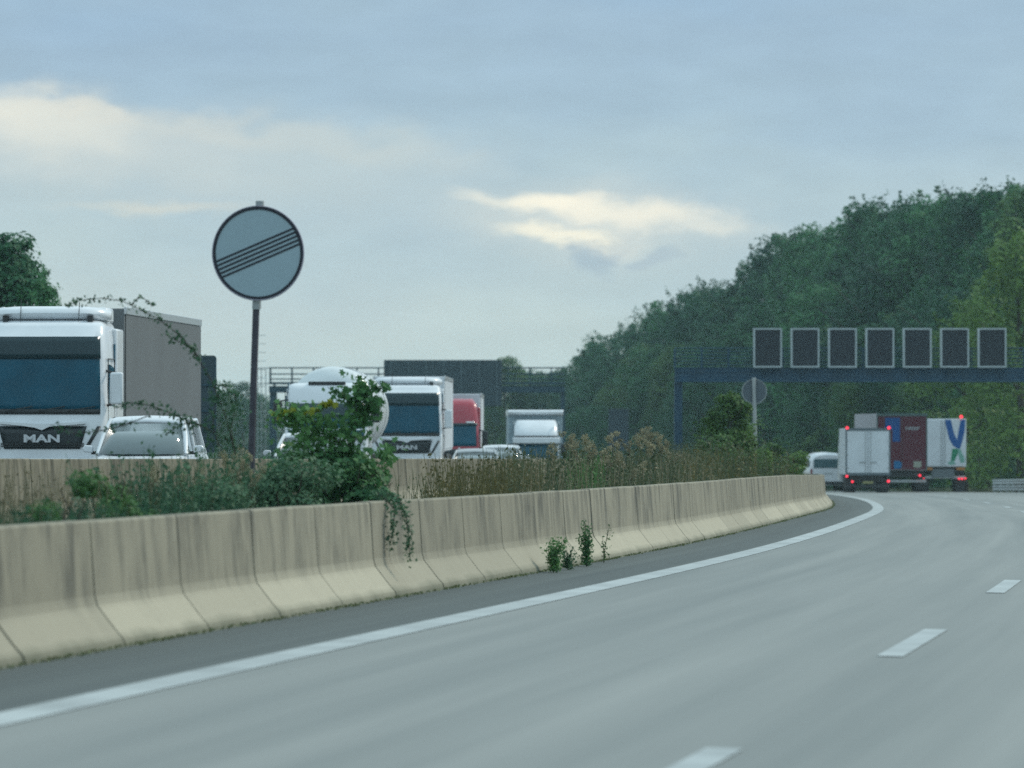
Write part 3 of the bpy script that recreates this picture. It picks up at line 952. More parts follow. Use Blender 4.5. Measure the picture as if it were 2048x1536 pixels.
def maroon_truck():
    d = 279
    root = empty('articulated_truck', near_loc(1804, d, 984), R(1.3))
    tag(root, 'maroon lorry with blue squares and pale lettering on its tall rear', 'truck')
    w = 2.55; h = w / 2; z0, z1 = 1.10, 3.97
    rear_truck_base(root, w, z0, z1, 13.4, (M_maroon, principled('grey_side_tarpaulin', (.34, .33, .36), .6), M_gal))
    for s in (-1, 1):
        MB().box(*sorted((s * .012, s * (h - .05))), -.02, .028, z0 + .05, z1 - .12).build('rear_door', M_maroon, root, bevel=.01)
    fr = MB(); fr.box(-h - .012, h + .012, -.03, .06, z1 - .115, z1 + .02); fr.box(-h - .012, -h + .045, -.03, .06, z0, z1 - .116)
    fr.box(h - .045, h + .012, -.03, .06, z0, z1 - .116)
    fr.build('rear_frame', principled('teal_grey_frame', (.09, .15, .15), .5), root)
    b = MB(); b.box(-.86, -.10, -.026, -.021, 3.15, z1 - .2); b.box(-.48, -.10, -.026, -.021, 2.55, 3.149)
    b.build('blue_squares', M_blue, root)
    MB().prism([(-.42, 1.18), (-.10, 1.18), (-.02, 1.30), (-.02, 1.48), (-.12, 1.58), (-.42, 1.58)], -.028, -.021).build('blue_placard', principled('bright_blue_print', (.0, .13, .32), .6), root)
    MB().box(.58, .98, -.028, -.021, 1.24, 1.56).build('cream_placard', M_sticker, root)
    text_mesh('door_lettering', 'SAMSKIP', .24, M_text, root, (.52, -.028, 3.22), .004, .004, .80)
    for x, z, r_ in ((-1.0, .86, .04), (.90, .84, .06), (1.10, .70, .03)):
        MB().lathe_y([(-.07, .001), (-.075, r_), (.0, r_)], x, z, 12).build('tail_light', M_taillight, root)


maroon_truck()


def y_truck():
    d = 296
    root = empty('articulated_truck', near_loc(1886, d, 988), R(0))
    tag(root, 'white lorry with a large blue and green Y on its rear door', 'truck')
    w = 2.5; h = w / 2; z0, z1 = 1.45, 4.05
    rear_truck_base(root, w, z0, z1, 13.2, (M_white, M_whitebox, M_gal))
    for s in (-1, 1):
        dr = MB().box(*sorted((s * .015, s * (h - .04))), -.02, .028, z0 + .05, z1 - .05).build('rear_door', M_whitebox, root, bevel=.01)
        MB().tube([(s * .10, -.04, z0 + .06), (s * .10, -.04, z1 - .06)], .016, 6).build('locking_bar', M_gal, dr)
    y = -.026
    left = [(.08, 4.0), (.42, 4.0), (.60, 3.22), (.78, 2.9), (.78, 2.45), (.54, 2.6), (.34, 2.95)]
    right = [(.781, 3.1), (.95, 4.0), (1.21, 4.0), (1.16, 3.4), (1.05, 2.9), (.92, 2.45), (.781, 2.45)]
    MB().prism(left, y - .004, y + .005).build('blue_letter_arm', M_blue, root, smooth=False)
    MB().prism(right, y - .004, y + .005).build('blue_letter_arm', M_blue, root, smooth=False)
    MB().prism([(.50, 2.44), (.78, 2.44), (.80, 2.2), (.62, 1.78), (.42, 1.80), (.46, 2.1)], y - .004, y + .005).build('green_letter_foot', M_green, root, smooth=False)
    MB().prism([(.79, 2.44), (.92, 2.44), (1.16, 1.9), (1.16, 1.72), (.95, 1.66), (.82, 2.1)], y - .003, y + .005).build('pale_letter_foot', M_palegreen, root, smooth=False)
    MB().prism([(.43, 1.80), (.55, 1.80), (.70, 1.62), (.40, 1.56), (.22, 1.66)], y - .003, y + .005).build('pale_letter_foot', M_palegreen, root, smooth=False)
    text_mesh('door_lettering', '23', .32, M_blue, root, (-.98, y, 2.0), .004, 0, .8)
    MB().prism([(-1.16, 3.98), (-.9, 3.98), (-.98, 3.75), (-.84, 3.5), (-1.02, 3.5), (-1.12, 3.7)], y - .004, y + .004).build('blue_mark', M_blue, root, smooth=False)
    for x in (-1.02, .72):
        MB().box(x, x + .45, -.06, .0, z0 - .16, z0 - .03).build('amber_reflector', M_amber, root)
    MB().box(-.62, .62, .05, .2, z0 - .55, z0 - .1).build('tail_lift', M_signback, root)
    for x, z, r_ in ((.98, 4.16, .085), (.86, .82, .05), (1.02, .82, .05), (1.2, .84, .045)):
        MB().lathe_y([(-.07, .001), (-.075, r_), (.0, r_)], x, z, 12).build('tail_light', M_taillight, root)


y_truck()


def van():
    d = 287
    root = empty('van', near_loc(1655, d, 984), R(2.5))
    tag(root, 'white van with dark rear window, left of the white box lorry', 'van')
    w = .95; H = 2.05
    prof = [(-w * .92, .35), (-w, .6), (-w, 1.15), (-w * .90, 1.70), (-w * .76, H - .12), (-w * .5, H - .02), (0, H + .02), (w * .5, H - .02), (w * .76, H - .12), (w * .90, 1.70), (w, 1.15), (w, .6), (w * .92, .35)]
    rings = []
    for y, sx, sz in ((0, .90, .92), (.08, .96, .96), (.3, 1, 1), (3.2, 1, 1), (3.7, .97, .86), (4.3, .93, .62), (4.8, .88, .55)):
        rings.append([(x * sx, y, .35 + (z - .35) * sz) for x, z in prof])
    MB().loft(rings).build('body', M_white, root)
    MB().box(-.72, .72, -.02, .02, 1.25, 1.72).build('rear_window', principled('pale_window', (.05, .12, .14), .1), root, bevel=.015)
    for s in (-1, 1):
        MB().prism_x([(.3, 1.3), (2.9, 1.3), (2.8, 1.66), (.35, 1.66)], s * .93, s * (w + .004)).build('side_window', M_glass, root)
        MB().box(*sorted((s * .80, s * .90)), -.03, .04, .85, 1.2).build('tail_light', principled('unlit_tail_lamp', (.22, .02, .03), .3), root)
        wheel(root, s * .84, .95, .33, .22); wheel(root, s * .84, 3.9, .33, .22)
    MB().box(-.9, .9, -.08, .05, .38, .55).build('bumper', M_black, root, bevel=.03)
    MB().box(-.26, .26, -.03, .0, .95, 1.06).build('number_plate', M_lamp, root)


van()


# ------------------------------------------------------------------ gantries
def gantry_near():
    d = 275.0; s = F / d
    def px(x): return (x - 1024) / s
    def pz(y): return EYE - (y - HOR) / s
    root = empty('sign_gantry', (px(1357), d, pz(990)))
    tag(root, 'blue steel gantry carrying a row of seven dark lane displays over the road', 'gantry')
    ox, oz = px(1357), pz(990)
    b = MB()
    X0, X1 = px(1350) - ox, px(2290) - ox
    zt, zm, zb = pz(738) - oz, pz(751) - oz, pz(764) - oz
    for y in (0.0, 1.0):
        b.box(X0, X1, y, y + .14, zt - .16, zt); b.box(X0, X1, y, y + .14, zb, zb + .16)
        b.box(X0, X1, y + .05, y + .09, zb + .16, zt - .16)
        n = 26
        for i in range(n):
            xa = X0 + (X1 - X0) * i / n
            b.box(xa, xa + .07, y - .03, y + .17, zb + .16, zt - .16)
    b.build('beam', M_bluesteel, root)
    p = MB(); p.box(-.17, .17, .25, .70, 0, zb - .003); p.box(-.17, .17, 0.26, .66, 0, .02)
    for s_ in (-1, 1):
        p.box(s_ * .17 - .03, s_ * .17 + .03, .18, .77, 0, zb - .003)
    p.build('post', M_bluesteel, root)
    p = MB(); xr = px(2280) - ox; p.box(xr - .17, xr + .17, .25, .70, -.3, zb - .003); p.build('post', M_bluesteel, root)
    r = MB()
    for y in (-.05, 1.2):
        for k in range(7):
            zz = zt + .06 + k * (pz(697) - pz(738)) / 6.2
            r.tube([(X0, y, zz), (X1, y, zz)], .022, 6)
        xa = X0
        while xa <= X1:
            r.tube([(xa, y, zt), (xa, y, pz(697) - oz)], .03, 6); xa += 1.35
    r.build('railing', M_bluesteel, root)
    MB().box(X0, X1, .15, .99, zt + .003, zt + .05).build('walkway', M_bluesteel, root)
    for i in range(7):
        xc = px(1534.5 + 74.7 * i) - ox; zc = pz(696) - oz
        hw, hh = 27.5 / s, 38.5 / s
        dp = MB().box(xc - hw, xc + hw, -.50, -.16, zc - hh, zc + hh).build('display_panel', M_display, root)
        f = MB(); t = .06
        f.box(xc - hw - t * .4, xc - hw + t, -.56, -.13, zc - hh - t * .4, zc + hh + t * .4)
        f.box(xc + hw - t, xc + hw + t * .4, -.56, -.13, zc - hh - t * .4, zc + hh + t * .4)
        f.box(xc - hw + t, xc + hw - t, -.56, -.13, zc + hh - t, zc + hh + t * .4)
        f.box(xc - hw + t, xc + hw - t, -.56, -.13, zc - hh - t * .4, zc - hh + t)
        f.build('display_frame', M_dispframe, dp)


def gantry_far():
    d = 400.0; s = F / d
    def px(x): return (x - 1024) / s
    def pz(y): return EYE - (y - HOR) / s
    oz = z_opp(d); ox = px(546)
    root = empty('sign_gantry', (ox, d, oz))
    tag(root, 'dark steel gantry over the oncoming lanes with railings and the back of a wide board', 'gantry')
    X0, X1 = px(538) - ox, px(1130) - ox
    b = MB()
    for y in (0, 1.1):
        b.box(X0, X1, y, y + .16, pz(785) - oz, pz(772) - oz)
    n = 22
    for i in range(n):
        xa = X0 + (X1 - X0) * i / n; b.box(xa, xa + .12, .161, 1.099, pz(784) - oz, pz(776) - oz)
    b.box(X0, X1, -.15, 1.4, pz(768.5) - oz, pz(764) - oz)
    i = 0
    xa = X0 + .3
    while xa < X1:
        b.box(xa, xa + .14, .3, .8, pz(772) - oz, pz(768.5) - oz); xa += 3.1
    b.build('beam', M_darksteel, root)
    for xa, xb in ((539, 553), (1121, 1130)):
        MB().box(px(xa) - ox, px(xb) - ox, .3, .9, 0, pz(785) - oz - .003).build('post', M_darksteel, root)
    r = MB()
    for y in (-.1, 1.35):
        for yy in (735.5, 748, 758): r.tube([(X0, y, pz(yy) - oz), (X1, y, pz(yy) - oz)], .042, 6)
        q = 540.0
        while q <= 1131:
            r.tube([(px(q) - ox, y, pz(764) - oz), (px(q) - ox, y, pz(735) - oz)], .042, 6); q += 43.3
    r.build('railing', M_darksteel, root)
    lad = MB()
    for q in (514, 522, 531): lad.tube([(px(q) - ox, .5, -.3), (px(q) - ox, .5, pz(735) - oz)], .035, 6)
    for k in range(16): lad.tube([(px(514) - ox, .5, .6 + k * .62), (px(531) - ox, .5, .6 + k * .62)], .022, 5)
    lad.tube([(px(513) - ox, .5, pz(736) - oz), (px(540) - ox, .5, pz(736) - oz)], .035, 6)
    lad.tube([(px(513) - ox, .5, pz(767) - oz), (px(540) - ox, .5, pz(767) - oz)], .035, 6)
    lad.build('ladder', M_gal, root)
    bd = MB().box(px(768) - ox, px(1004) - ox, -.45, -.30, pz(813) - oz, pz(720) - oz).build('sign_board', M_boardback, root, bevel=.05)
    q = 781.0; rb = MB()
    while q < 1004:
        rb.box(px(q) - ox, px(q) - ox + .06, -.50, -.452, pz(812) - oz, pz(721) - oz); q += 35.3
    rb.build('stiffener', principled('stiffener_grey', (.10, .15, .17), .5), bd)


gantry_near()
gantry_far()


def distant_board():
    d = 430.0; s = F / d
    root = empty('road_sign', ((1237 - 1024) / s, d, z_opp(d)))
    tag(root, 'small distant dark blue board in front of the wood, left of the blue gantry post', 'road sign')
    zt = EYE - (818 - HOR) / s - z_opp(d); zb = EYE - (902 - HOR) / s - z_opp(d)
    MB().box(-.80, .80, -.05, 0, zb, zt).build('board', principled('dull_blue_board', (.020, .042, .058), .6), root, bevel=.02)
    for x in (-.55, .55): MB().tube([(x, .06, -.3), (x, .06, zt - .1)], .06, 8).build('post', M_darksteel, root)


distant_board()


# ------------------------------------------------------------------ signs
def disc_sign():
    d = 53.5; s = F / d
    cx, cz = (516.5 - 1024) / s, EYE - (506.5 - HOR) / s
    r = 91.5 / s
    base = Vector(((497 - 1024) / s, d, .15)); top = Vector(((519.5 - 1024) / s, d, EYE - (403 - HOR) / s))
    root = empty('road_sign', tuple(base))
    tag(root, 'round grey derestriction sign with five black diagonal bars on a leaning post', 'road sign')
    L = lambda v: tuple(Vector(v) - base)
    MB().tube([L(base), L(base + (top - base) * .5 + Vector((-.006, 0, 0))), L(top)], .034, 14).build('post', M_rust, root)
    MB().tube([L(top + Vector((-.001, 0, -.10))), L(top + Vector((0, 0, .005)))], .041, 14).build('post_cap', M_gal, root)
    n = 72
    c = Vector((cx, d - .065, cz)) - base
    f = MB().lathe_y([(c.y, .001), (c.y, r - .008), (c.y + .012, r), (c.y + .028, r), (c.y + .028, .001)], c.x, c.z, n, 1.03)
    plate = f.build('plate', M_signface, root)
    MB().lathe_y([(c.y - .006, r - .034), (c.y - .007, r - .014), (c.y - .002, r - .008), (c.y - .002, r - .034)], c.x, c.z, n, 1.03, cap=False).build('black_rim', M_signblack, plate)
    MB().lathe_y([(c.y - .004, r - .007), (c.y - .008, r + .001), (c.y + .03, r + .005), (c.y + .034, r - .01)], c.x, c.z, n, 1.03, cap=False).build('edge_profile', principled('edge_profile_grey', (.30, .29, .36), .5), plate)
    # five bars rising to the right
    ang = math.atan2(539 - 472, 600 - 440); ux, uz = math.cos(ang), math.sin(ang)
    for k in range(5):
        off = (2 - k) * .0395 + .003
        half = math.sqrt((r - .020) ** 2 - off * off)
        th = .0092
        m = MB(); P = []
        for a, b in ((-half, -th), (half, -th), (half, th), (-half, th)):
            P.append((c.x + a * ux - (off + b) * uz, c.z + (a * uz + (off + b) * ux) * 1.03))
        m.prism(P, c.y - .005, c.y - .001)
        m.build('bar', M_signblack, plate, smooth=False)
    for dz in (-.38, .38):
        MB().tube([(c.x - .05 + dz * .045, c.y + .05, c.z + dz), (c.x + .05 + dz * .045, c.y + .05, c.z + dz)], .045, 10).build('clamp', M_gal, root)
    MB().tube([L(base + (top - base) * ((.15 - .15 + (cz - r - .15)) / (top.z - .15) - .028)), L(base + (top - base) * ((cz - r - .15) / (top.z - .15) + .012))], .043, 12).build('collar', M_gal, root)


disc_sign()


def back_sign():
    d = 198.0; s = F / d
    def px(x): return (x - 1024) / s
    def pz(y): return EYE - (y - HOR) / s
    gz = ground_z(-2.3, d)
    root = empty('road_sign', (px(1513), d, gz))
    tag(root, 'round sign seen from behind on a pale post among the reserve bushes', 'road sign')
    MB().tube([(0, 0, 0), (px(1507.5) - px(1513), 0, pz(755) - gz)], .065, 12).build('post', M_gal, root)
    M_bk = principled('grey_plate_back', (.085, .11, .135), .5)
    pl = MB().lathe_y([(.07, .001), (.07, .45), (.10, .45), (.10, .001)], px(1509) - px(1513), pz(783) - gz, 40).build('plate', M_bk, root)
    MB().lathe_y([(.062, .428), (.060, .455), (.103, .455), (.103, .428)], px(1509) - px(1513), pz(783) - gz, 40, cap=False).build('plate_edge', M_gal, pl)
    MB().box(-.28, .0, -.10, -.05, pz(848) - gz - .03, pz(848) - gz + .03).build('bracket', M_gal, root)


back_sign()


def board_sign():
    d = 172.0; s = F / d
    def px(x): return (x - 1024) / s
    def pz(y): return EYE - (y - HOR) / s
    gz = z_opp(d)
    x0, x1 = px(285), px(433); xc = (x0 + x1) / 2
    root = empty('road_sign', (xc, d, gz))
    tag(root, 'tall dark rounded board seen from behind, just beyond the grey trailer', 'road sign')
    h = (x1 - x0) / 2; zt, zb = pz(711) - gz, pz(905) - gz; rr = .10
    poly = []
    for cx, cz, a0 in ((h - rr, zt - rr, 0), (-h + rr, zt - rr, 90), (-h + rr, zb + rr, 180), (h - rr, zb + rr, 270)):
        for k in range(6):
            a = R(a0 + 18 * k); poly.append((cx + rr * math.cos(a), cz + rr * math.sin(a)))
    bd = MB().prism(poly, -.06, .0).build('board', M_boardback, root)
    st = MB()
    for z in (pz(822) - gz, pz(770) - gz): st.box(-h + .03, h - .03, -.10, -.062, z - .03, z + .03)
    st.box(h - .05, h - .01, -.075, -.062, zb + .1, zt - .12)
    st.build('stiffener', M_darksteel, bd)
    for x in (-h * .6, h * .6): MB().tube([(x, .08, -.2), (x, .08, zt - .1)], .06, 10).build('post', M_gal, root)


board_sign()


# steel guard rail at the right edge of our carriageway
def guard_rail():
    root = empty('guard_rail', (0, 0, 0))
    tag(root, 'low grey steel guard rail at the right edge of the road past the lorries', 'guard rail')
    # W profile
    prof = [(0, 0), (.04, .05), (.04, .09), (0, .14), (0, .17), (.04, .22), (.04, .26), (0, .31)]
    rings = []
    for k in range(24):
        d = 318.0 - k * 3.2; p = RP(15.7, d)
        rings.append([(p.x - o, p.y, p.z + .44 + h) for o, h in prof] + [(p.x + .02 - o, p.y, p.z + .44 + h) for o, h in reversed(prof)])
    MB().loft(rings).build('rail', M_gal, root)
    low = [[(x, y_, z - .36) for x, y_, z in r_] for r_ in rings]
    MB().loft(low).build('lower_rail', M_gal, root)
    for k in range(0, 24):
        x, yy, z = rings[k][0]
        MB().box(x + .03, x + .17, yy - .06, yy + .06, z - .95, z + .29).build('post', M_gal, root)


guard_rail()


# ------------------------------------------------------------------ foliage
def np_mesh(name, verts, faces_n, mat, parent=None):
    """verts (N*k,3) where every k verts form one face"""
    k = faces_n; nv = len(verts); nf = nv // k
    me = bpy.data.meshes.new(name)
    me.vertices.add(nv); me.vertices.foreach_set('co', verts.astype(np.float32).ravel())
    me.loops.add(nv); me.loops.foreach_set('vertex_index', np.arange(nv, dtype=np.int32))
    me.polygons.add(nf); me.polygons.foreach_set('loop_start', np.arange(0, nv, k, dtype=np.int32))
    me.update(calc_edges=True)
    me.materials.append(mat)
    o = bpy.data.objects.new(name, me); COL.objects.link(o)
    if parent is not None: o.parent = parent
    return o


LEAF4 = np.array([(-.0, -.5), (.28, 0), (0, .5), (-.28, 0)])
MAPLE = np.array([(0, -.5), (.14, -.22), (.46, -.28), (.33, -.02), (.52, .20), (.20, .16), (0, .55), (-.20, .16), (-.52, .20), (-.33, -.02), (-.46, -.28), (-.14, -.22)])


def leaves(pos, size, rng, shape=LEAF4, droop=0.35, flat=0.0, out_dir=None):
    n = len(pos)
    nrm = rng.normal(size=(n, 3)); nrm[:, 2] = np.abs(nrm[:, 2]) + flat
    if out_dir is not None: nrm = nrm * .42 + out_dir * 1.15
    nrm /= np.linalg.norm(nrm, axis=1)[:, None]
    a = rng.normal(size=(n, 3)); a[:, 2] -= droop
    a -= nrm * (a * nrm).sum(1)[:, None]; a /= np.linalg.norm(a, axis=1)[:, None]
    b = np.cross(nrm, a)
    sz = (size * rng.uniform(.6, 1.3, n))[:, None]
    out = np.empty((n, len(shape), 3))
    for i, (u, v) in enumerate(shape):
        out[:, i, :] = pos + (b * u + a * v) * sz
    return out.reshape(-1, 3)


BD = []      # outward direction of every foliage point of the crown being grown


def blob_points(rng, c, r, n, shell=.55):
    v = rng.normal(size=(n, 3)); v /= np.linalg.norm(v, axis=1)[:, None]
    rad = (shell + (1 - shell) * rng.random(n) ** .6)[:, None]
    BD.append(v * np.array((1, 1, 1.1)) + np.array((0, 0, .25)))
    return np.array(c) + v * rad * np.array(r)


def crown_points(rng, H, Rr, base, nblob, per, spray=26):
    """points spread through clumps of foliage"""
    P = []; BD.clear()
    for i in range(nblob):
        u = (i + .5) / nblob; z = base + (H - base) * (u ** .85)
        k = (z - base) / (H - base)
        env = Rr * math.sqrt(max(.05, 1 - (2 * k - .85) ** 2 / 1.6)) * (1 if k < .8 else 1 - (k - .8) * 2.4)
        a = rng.uniform(0, 2 * math.pi); rad = env * rng.uniform(.35, .85)
        br = Rr * rng.uniform(.26, .50)
        cc = np.array((rad * math.cos(a), rad * math.sin(a), z - br * .3))
        P.append(blob_points(rng, cc, (br, br, br * .78), int(per * .55)))
        # smaller tufts studding the clump so it has lit tops and shaded hollows of its own
        for q in range(5):
            v = rng.normal(size=3); v[2] = abs(v[2]); v /= np.linalg.norm(v); b2 = br * rng.uniform(.30, .5)
            P.append(blob_points(rng, cc + v * br * np.array((.85, .85, .7)), (b2, b2, b2 * .8), int(per * .11)))
    # loose sprays breaking the outline
    for i in range(spray):
        k = rng.uniform(.35, 1.0); z = base + (H - base) * k
        env = Rr * math.sqrt(max(.05, 1 - (2 * k - .85) ** 2 / 1.6)) * (1 if k < .8 else 1 - (k - .8) * 2.4)
        a = rng.uniform(0, 2 * math.pi)
        c0 = np.array((env * math.cos(a), env * math.sin(a), z)); dirv = np.array((math.cos(a) * .6, math.sin(a) * .6, rng.uniform(.2, 1.3)))
        m = int(per * .12); t = rng.random(m)[:, None]; BD.append(np.tile(dirv, (m, 1)))
        P.append(c0 + dirv * t * Rr * rng.uniform(.15, .42) + rng.normal(size=(m, 3)) * .22 * (1.2 - t))
    return np.concatenate(P)


def make_tree_proto(seed, H, Rr, base, nblob=22, per=330, size=.42, mat=None, name='tree', spray=26):
    rng = np.random.default_rng(seed)
    root = empty(name)
    tr = MB()
    path = [(0, 0, -.6), (.1, 0, H * .3), (-.12, .1, H * .6), (0, 0, H * .88)]
    tr.tube(path, [H * .020, H * .015, H * .009, .04], 9)
    for i in range(9):
        z = H * (.28 + .055 * i); a = rng.uniform(0, 6.28); L = Rr * rng.uniform(.5, .85)
        tr.tube([(0, 0, z), (L * .5 * math.cos(a), L * .5 * math.sin(a), z + L * .35), (L * math.cos(a), L * math.sin(a), z + L * .8)], [H * .007, H * .004, .02], 6)
    tr.build('trunk', M_bark, root)
    P = crown_points(rng, H, Rr, base, nblob, per, spray)
    np_mesh('crown', leaves(P, np.full(len(P), size), rng, out_dir=np.concatenate(BD)), 4, mat, root)
    return root


def place(root, loc, rz, sc, label, cat, group=None):
    root.location = loc; root.rotation_euler = (0, 0, rz)
    root.scale = (sc, sc, sc) if not hasattr(sc, '__len__') else sc
    for k in ('label', 'category', 'group'):
        if k in root: del root[k]
    tag(root, label, cat, group)
    return root


protos = []
for i, (H, Rr, b) in enumerate([(18, 4.6, 1.0), (18, 5.4, 1.5), (18, 4.2, .8), (18, 5.0, 1.2), (18, 5.8, 2.0), (18, 4.8, 1.0)]):
    protos.append([make_tree_proto(40 + i, H, Rr, b, 34, 420, .34, L_forest[(0, 1, 2, 0, 1, 0)[i]], 'broadleaf_tree', 34), False])
ypro = [make_tree_proto(77, 14, 4.2, .8, 24, 280, .34, L_yellowish, 'yellowing_tree'), False]
shrubp = []
for i in range(3):
    shrubp.append([make_tree_proto(90 + i, 5, 2.6, .0, 12, 260, .28, L_forest[(i + 2) % 3], 'shrub', 10), False])


def take(p):
    if not p[1]:
        p[1] = True; return p[0]
    return copy_tree(p[0])


def ridge_label(px, top):
    if px < 1330: r = 'at the low left end of the wooded slope'
    elif px < 1500: r = 'above the left post of the display gantry'
    elif px < 1720: r = 'above the left displays of the gantry'
    elif px < 1900: r = 'above the right displays of the gantry'
    else: r = 'at the highest right end of the wood'
    return ('tree on the skyline ' if top else 'dark tree below the skyline ') + r


rngf = random.Random(11)
# skyline of the wood: photo column, row of the tree top
SKY = [(1100, 748), (1130, 742), (1165, 715), (1200, 690), (1235, 668), (1268, 648), (1300, 632), (1335, 612), (1372, 598), (1402, 578), (1440, 578),
       (1475, 588), (1505, 548), (1540, 508), (1572, 486), (1605, 472), (1640, 462), (1680, 448), (1715, 432), (1752, 414), (1790, 416), (1830, 408), (1870, 410),
       (1912, 396), (1950, 398), (1990, 388), (2030, 376), (2070, 380), (2110, 372)]
for k, (px, py) in enumerate(SKY):
    # distance of the wood's front at this column (offset +27 m from the near barrier)
    best = min(np.arange(330, 720, 4.0), key=lambda q: abs((lat(q) + 30) / q * F + 1024 - px))
    d = float(best) + rngf.uniform(2, 14)
    x = (px - 1024) / F * d
    gz = ground_z(16, min(d, 700)) + .6
    top = EYE + (HOR - py) / F * d
    Ht = top - gz
    p = protos[rngf.randrange(6)]
    o = take(p)
    place(o, (x, d, gz), rngf.uniform(0, 6.28), (Ht / 18 * rngf.uniform(.9, 1.1), Ht / 18 * .9, Ht / 18.3), ridge_label(px, True), 'tree', 'trees of the wooded slope, skyline row')
# ragged, half bare crowns standing a little above the ridge
rag = [[make_tree_proto(120 + i, 18, 3.2, 6.0, 11, 130, .30, L_forest[1], 'ragged_tree', 46), False] for i in range(2)]
for k, (px, py, lab) in enumerate([(1285, 622, 'ragged thin-crowned tree on the skyline, lowest of the ragged ones'), (1408, 566, 'ragged tree with loose top on the skyline above the blue gantry post'),
                                   (1440, 572, 'ragged narrow tree on the skyline beside a looser one'), (1738, 402, 'ragged airy tree on the skyline above the fourth display'),
                                   (1808, 400, 'ragged open tree on the skyline above the fifth display'), (1925, 384, 'ragged spiky tree on the skyline above the sixth display'),
                                   (1998, 378, 'ragged spiky tree on the skyline above the seventh display'), (1520, 532, 'ragged tree on the skyline above the leftmost display')]):
    best = min(np.arange(330, 720, 4.0), key=lambda q: abs((lat(q) + 30) / q * F + 1024 - px))
    d = float(best) + 6; gz = ground_z(16, min(d, 700)) + .6; Ht = EYE + (HOR - py) / F * d - gz
    o = take(rag[k % 2]); place(o, ((px - 1024) / F * d, d, gz), k * 1.9, (Ht / 18 * .8, Ht / 18 * .8, Ht / 18.2), lab, 'tree', 'ragged trees on the skyline of the wood')
# rows in front, lower, filling the slope
for row, (offr, f0, f1, n, js) in enumerate([(26, .62, .85, 34, 8), (22.5, .34, .60, 36, 5)]):
    for k in range(n):
        d = 318 + (700 - 318) * (k / (n - 1)) ** 1.05 + rngf.uniform(-3, 3)
        x = lat(d) + offr + rngf.uniform(-1.5, 1.5)
        px = 1024 + x / d * F
        if px > 2110 or px < 1085: continue
        ytop = np.interp(px, [s_[0] for s_ in SKY], [s_[1] for s_ in SKY])
        gz = ground_z(16, d) + .3
        Ht = (EYE + (HOR - ytop) / F * d - gz) * rngf.uniform(f0, f1)
        o = take(protos[rngf.randrange(6)])
        sc = max(Ht, 4) / 18
        place(o, (x, d, gz), rngf.uniform(0, 6.28), (sc * 1.15, sc * 1.15, sc), ridge_label(px, False), 'tree', 'trees of the wooded slope, lower rows')
# paler yellow-green trees at the right
for k, (px, py, d, lab) in enumerate([(2040, 478, 322, 'yellow-green tree at the far right, reaching above the rightmost display'),
                                      (1930, 600, 336, 'yellow-green tree behind the two rightmost displays'),
                                      (1690, 770, 410, 'small yellowish tree just below the gantry beam above the maroon lorry'),
                                      (1960, 790, 345, 'small yellowish tree beside the Y lorry')]):
    gz = ground_z(16, d) + .3; Ht = EYE + (HOR - py) / F * d - gz
    o = take(ypro); place(o, ((px - 1024) / F * d, d, gz), k * 1.3, (Ht / 14 * .95, Ht / 14 * .95, Ht / 14.2), lab, 'tree', 'yellowing trees in front of the wood')
# shrub edge along the verge
for k in range(34):
    d = 312 + k * 11.5 + rngf.uniform(-3, 3); x = lat(d) + (24 if d < 400 else 20) + rngf.uniform(-1, 1); px = 1024 + x / d * F
    if px > 2100: continue
    o = take(shrubp[k % 3]); s_ = rngf.uniform(.6, 1.05)
    place(o, (x, d, ground_z(16, d)), rngf.uniform(0, 6.28), (s_ * 1.2, s_ * 1.2, s_), 'dark shrub at the foot of the wooded slope, beside the road verge', 'shrub', 'shrubs at the foot of the wood')
# far end of the road: trees seen under and over the far gantry
for k, (px, py) in enumerate([(870, 800), (905, 795), (940, 796), (975, 770), (1010, 716), (1045, 742), (1075, 752), (1105, 745), (1050, 770), (990, 790), (1130, 770)]):
    d = 655 + (k % 4) * 22; gz = z_opp(d) - .8; Ht = EYE + (HOR - py) / F * d - gz
    o = take(protos[(k * 2) % 6]); sc = Ht / 18
    place(o, ((px - 1024) / F * d, d, gz), k * 1.7, (sc * (1.2 if k != 4 else .8), sc * 1.2, sc / 1.01),
          'thin tree poking up above the far gantry rail beside the wide board' if k == 4 else 'distant tree behind the far gantry, above the red lorry', 'tree',
          None if k == 4 else 'distant trees behind the far gantry')
for k, (px, py, d) in enumerate([(405, 810, 730), (440, 785, 720), (462, 800, 760), (484, 768, 740), (505, 800, 780), (526, 792, 750), (550, 803, 770), (580, 806, 820), (610, 808, 780), (645, 806, 840), (700, 808, 840), (760, 808, 840), (820, 804, 840)]):
    gz = z_opp(d) - .8; Ht = EYE + (HOR - py) / F * d - gz
    o = take(protos[(k + 1) % 6]); sc = Ht / 18
    place(o, ((px - 1024) / F * d, d, gz), k * 2.1, (sc * 1.0, sc * 1.0, sc), 'hazy narrow tree beyond the oncoming lanes, behind the leaning sign post' if px < 560 else 'distant tree hidden behind the tank lorry',
          'tree', 'hazy trees left of the far gantry' if px < 560 else 'distant trees behind the tank')
# big tree at the left edge
o = make_tree_proto(203, 10.5, 3.4, 1.0, 34, 900, .26, L_forest[1], 'broadleaf_tree', 8)
place(o, ((-2 - 1024) / F * 200, 200, z_opp(200)), .4, (.86, .86, .83), 'dark tree at the left edge, rising behind the nearest white lorry', 'tree')
o2 = make_tree_proto(204, 7.4, 1.7, 2.0, 12, 300, .20, L_forest[0], 'broadleaf_tree')
place(o2, ((78 - 1024) / F * 196, 196, z_opp(196)), .4, (.62, .62, .97), 'smaller ragged tree beside the left edge tree, just above the lorry roof', 'tree')

# ------------------------------------------------------------------ plants of the central reserve
def res_z(off, d): return ground_z(off, d) + .05


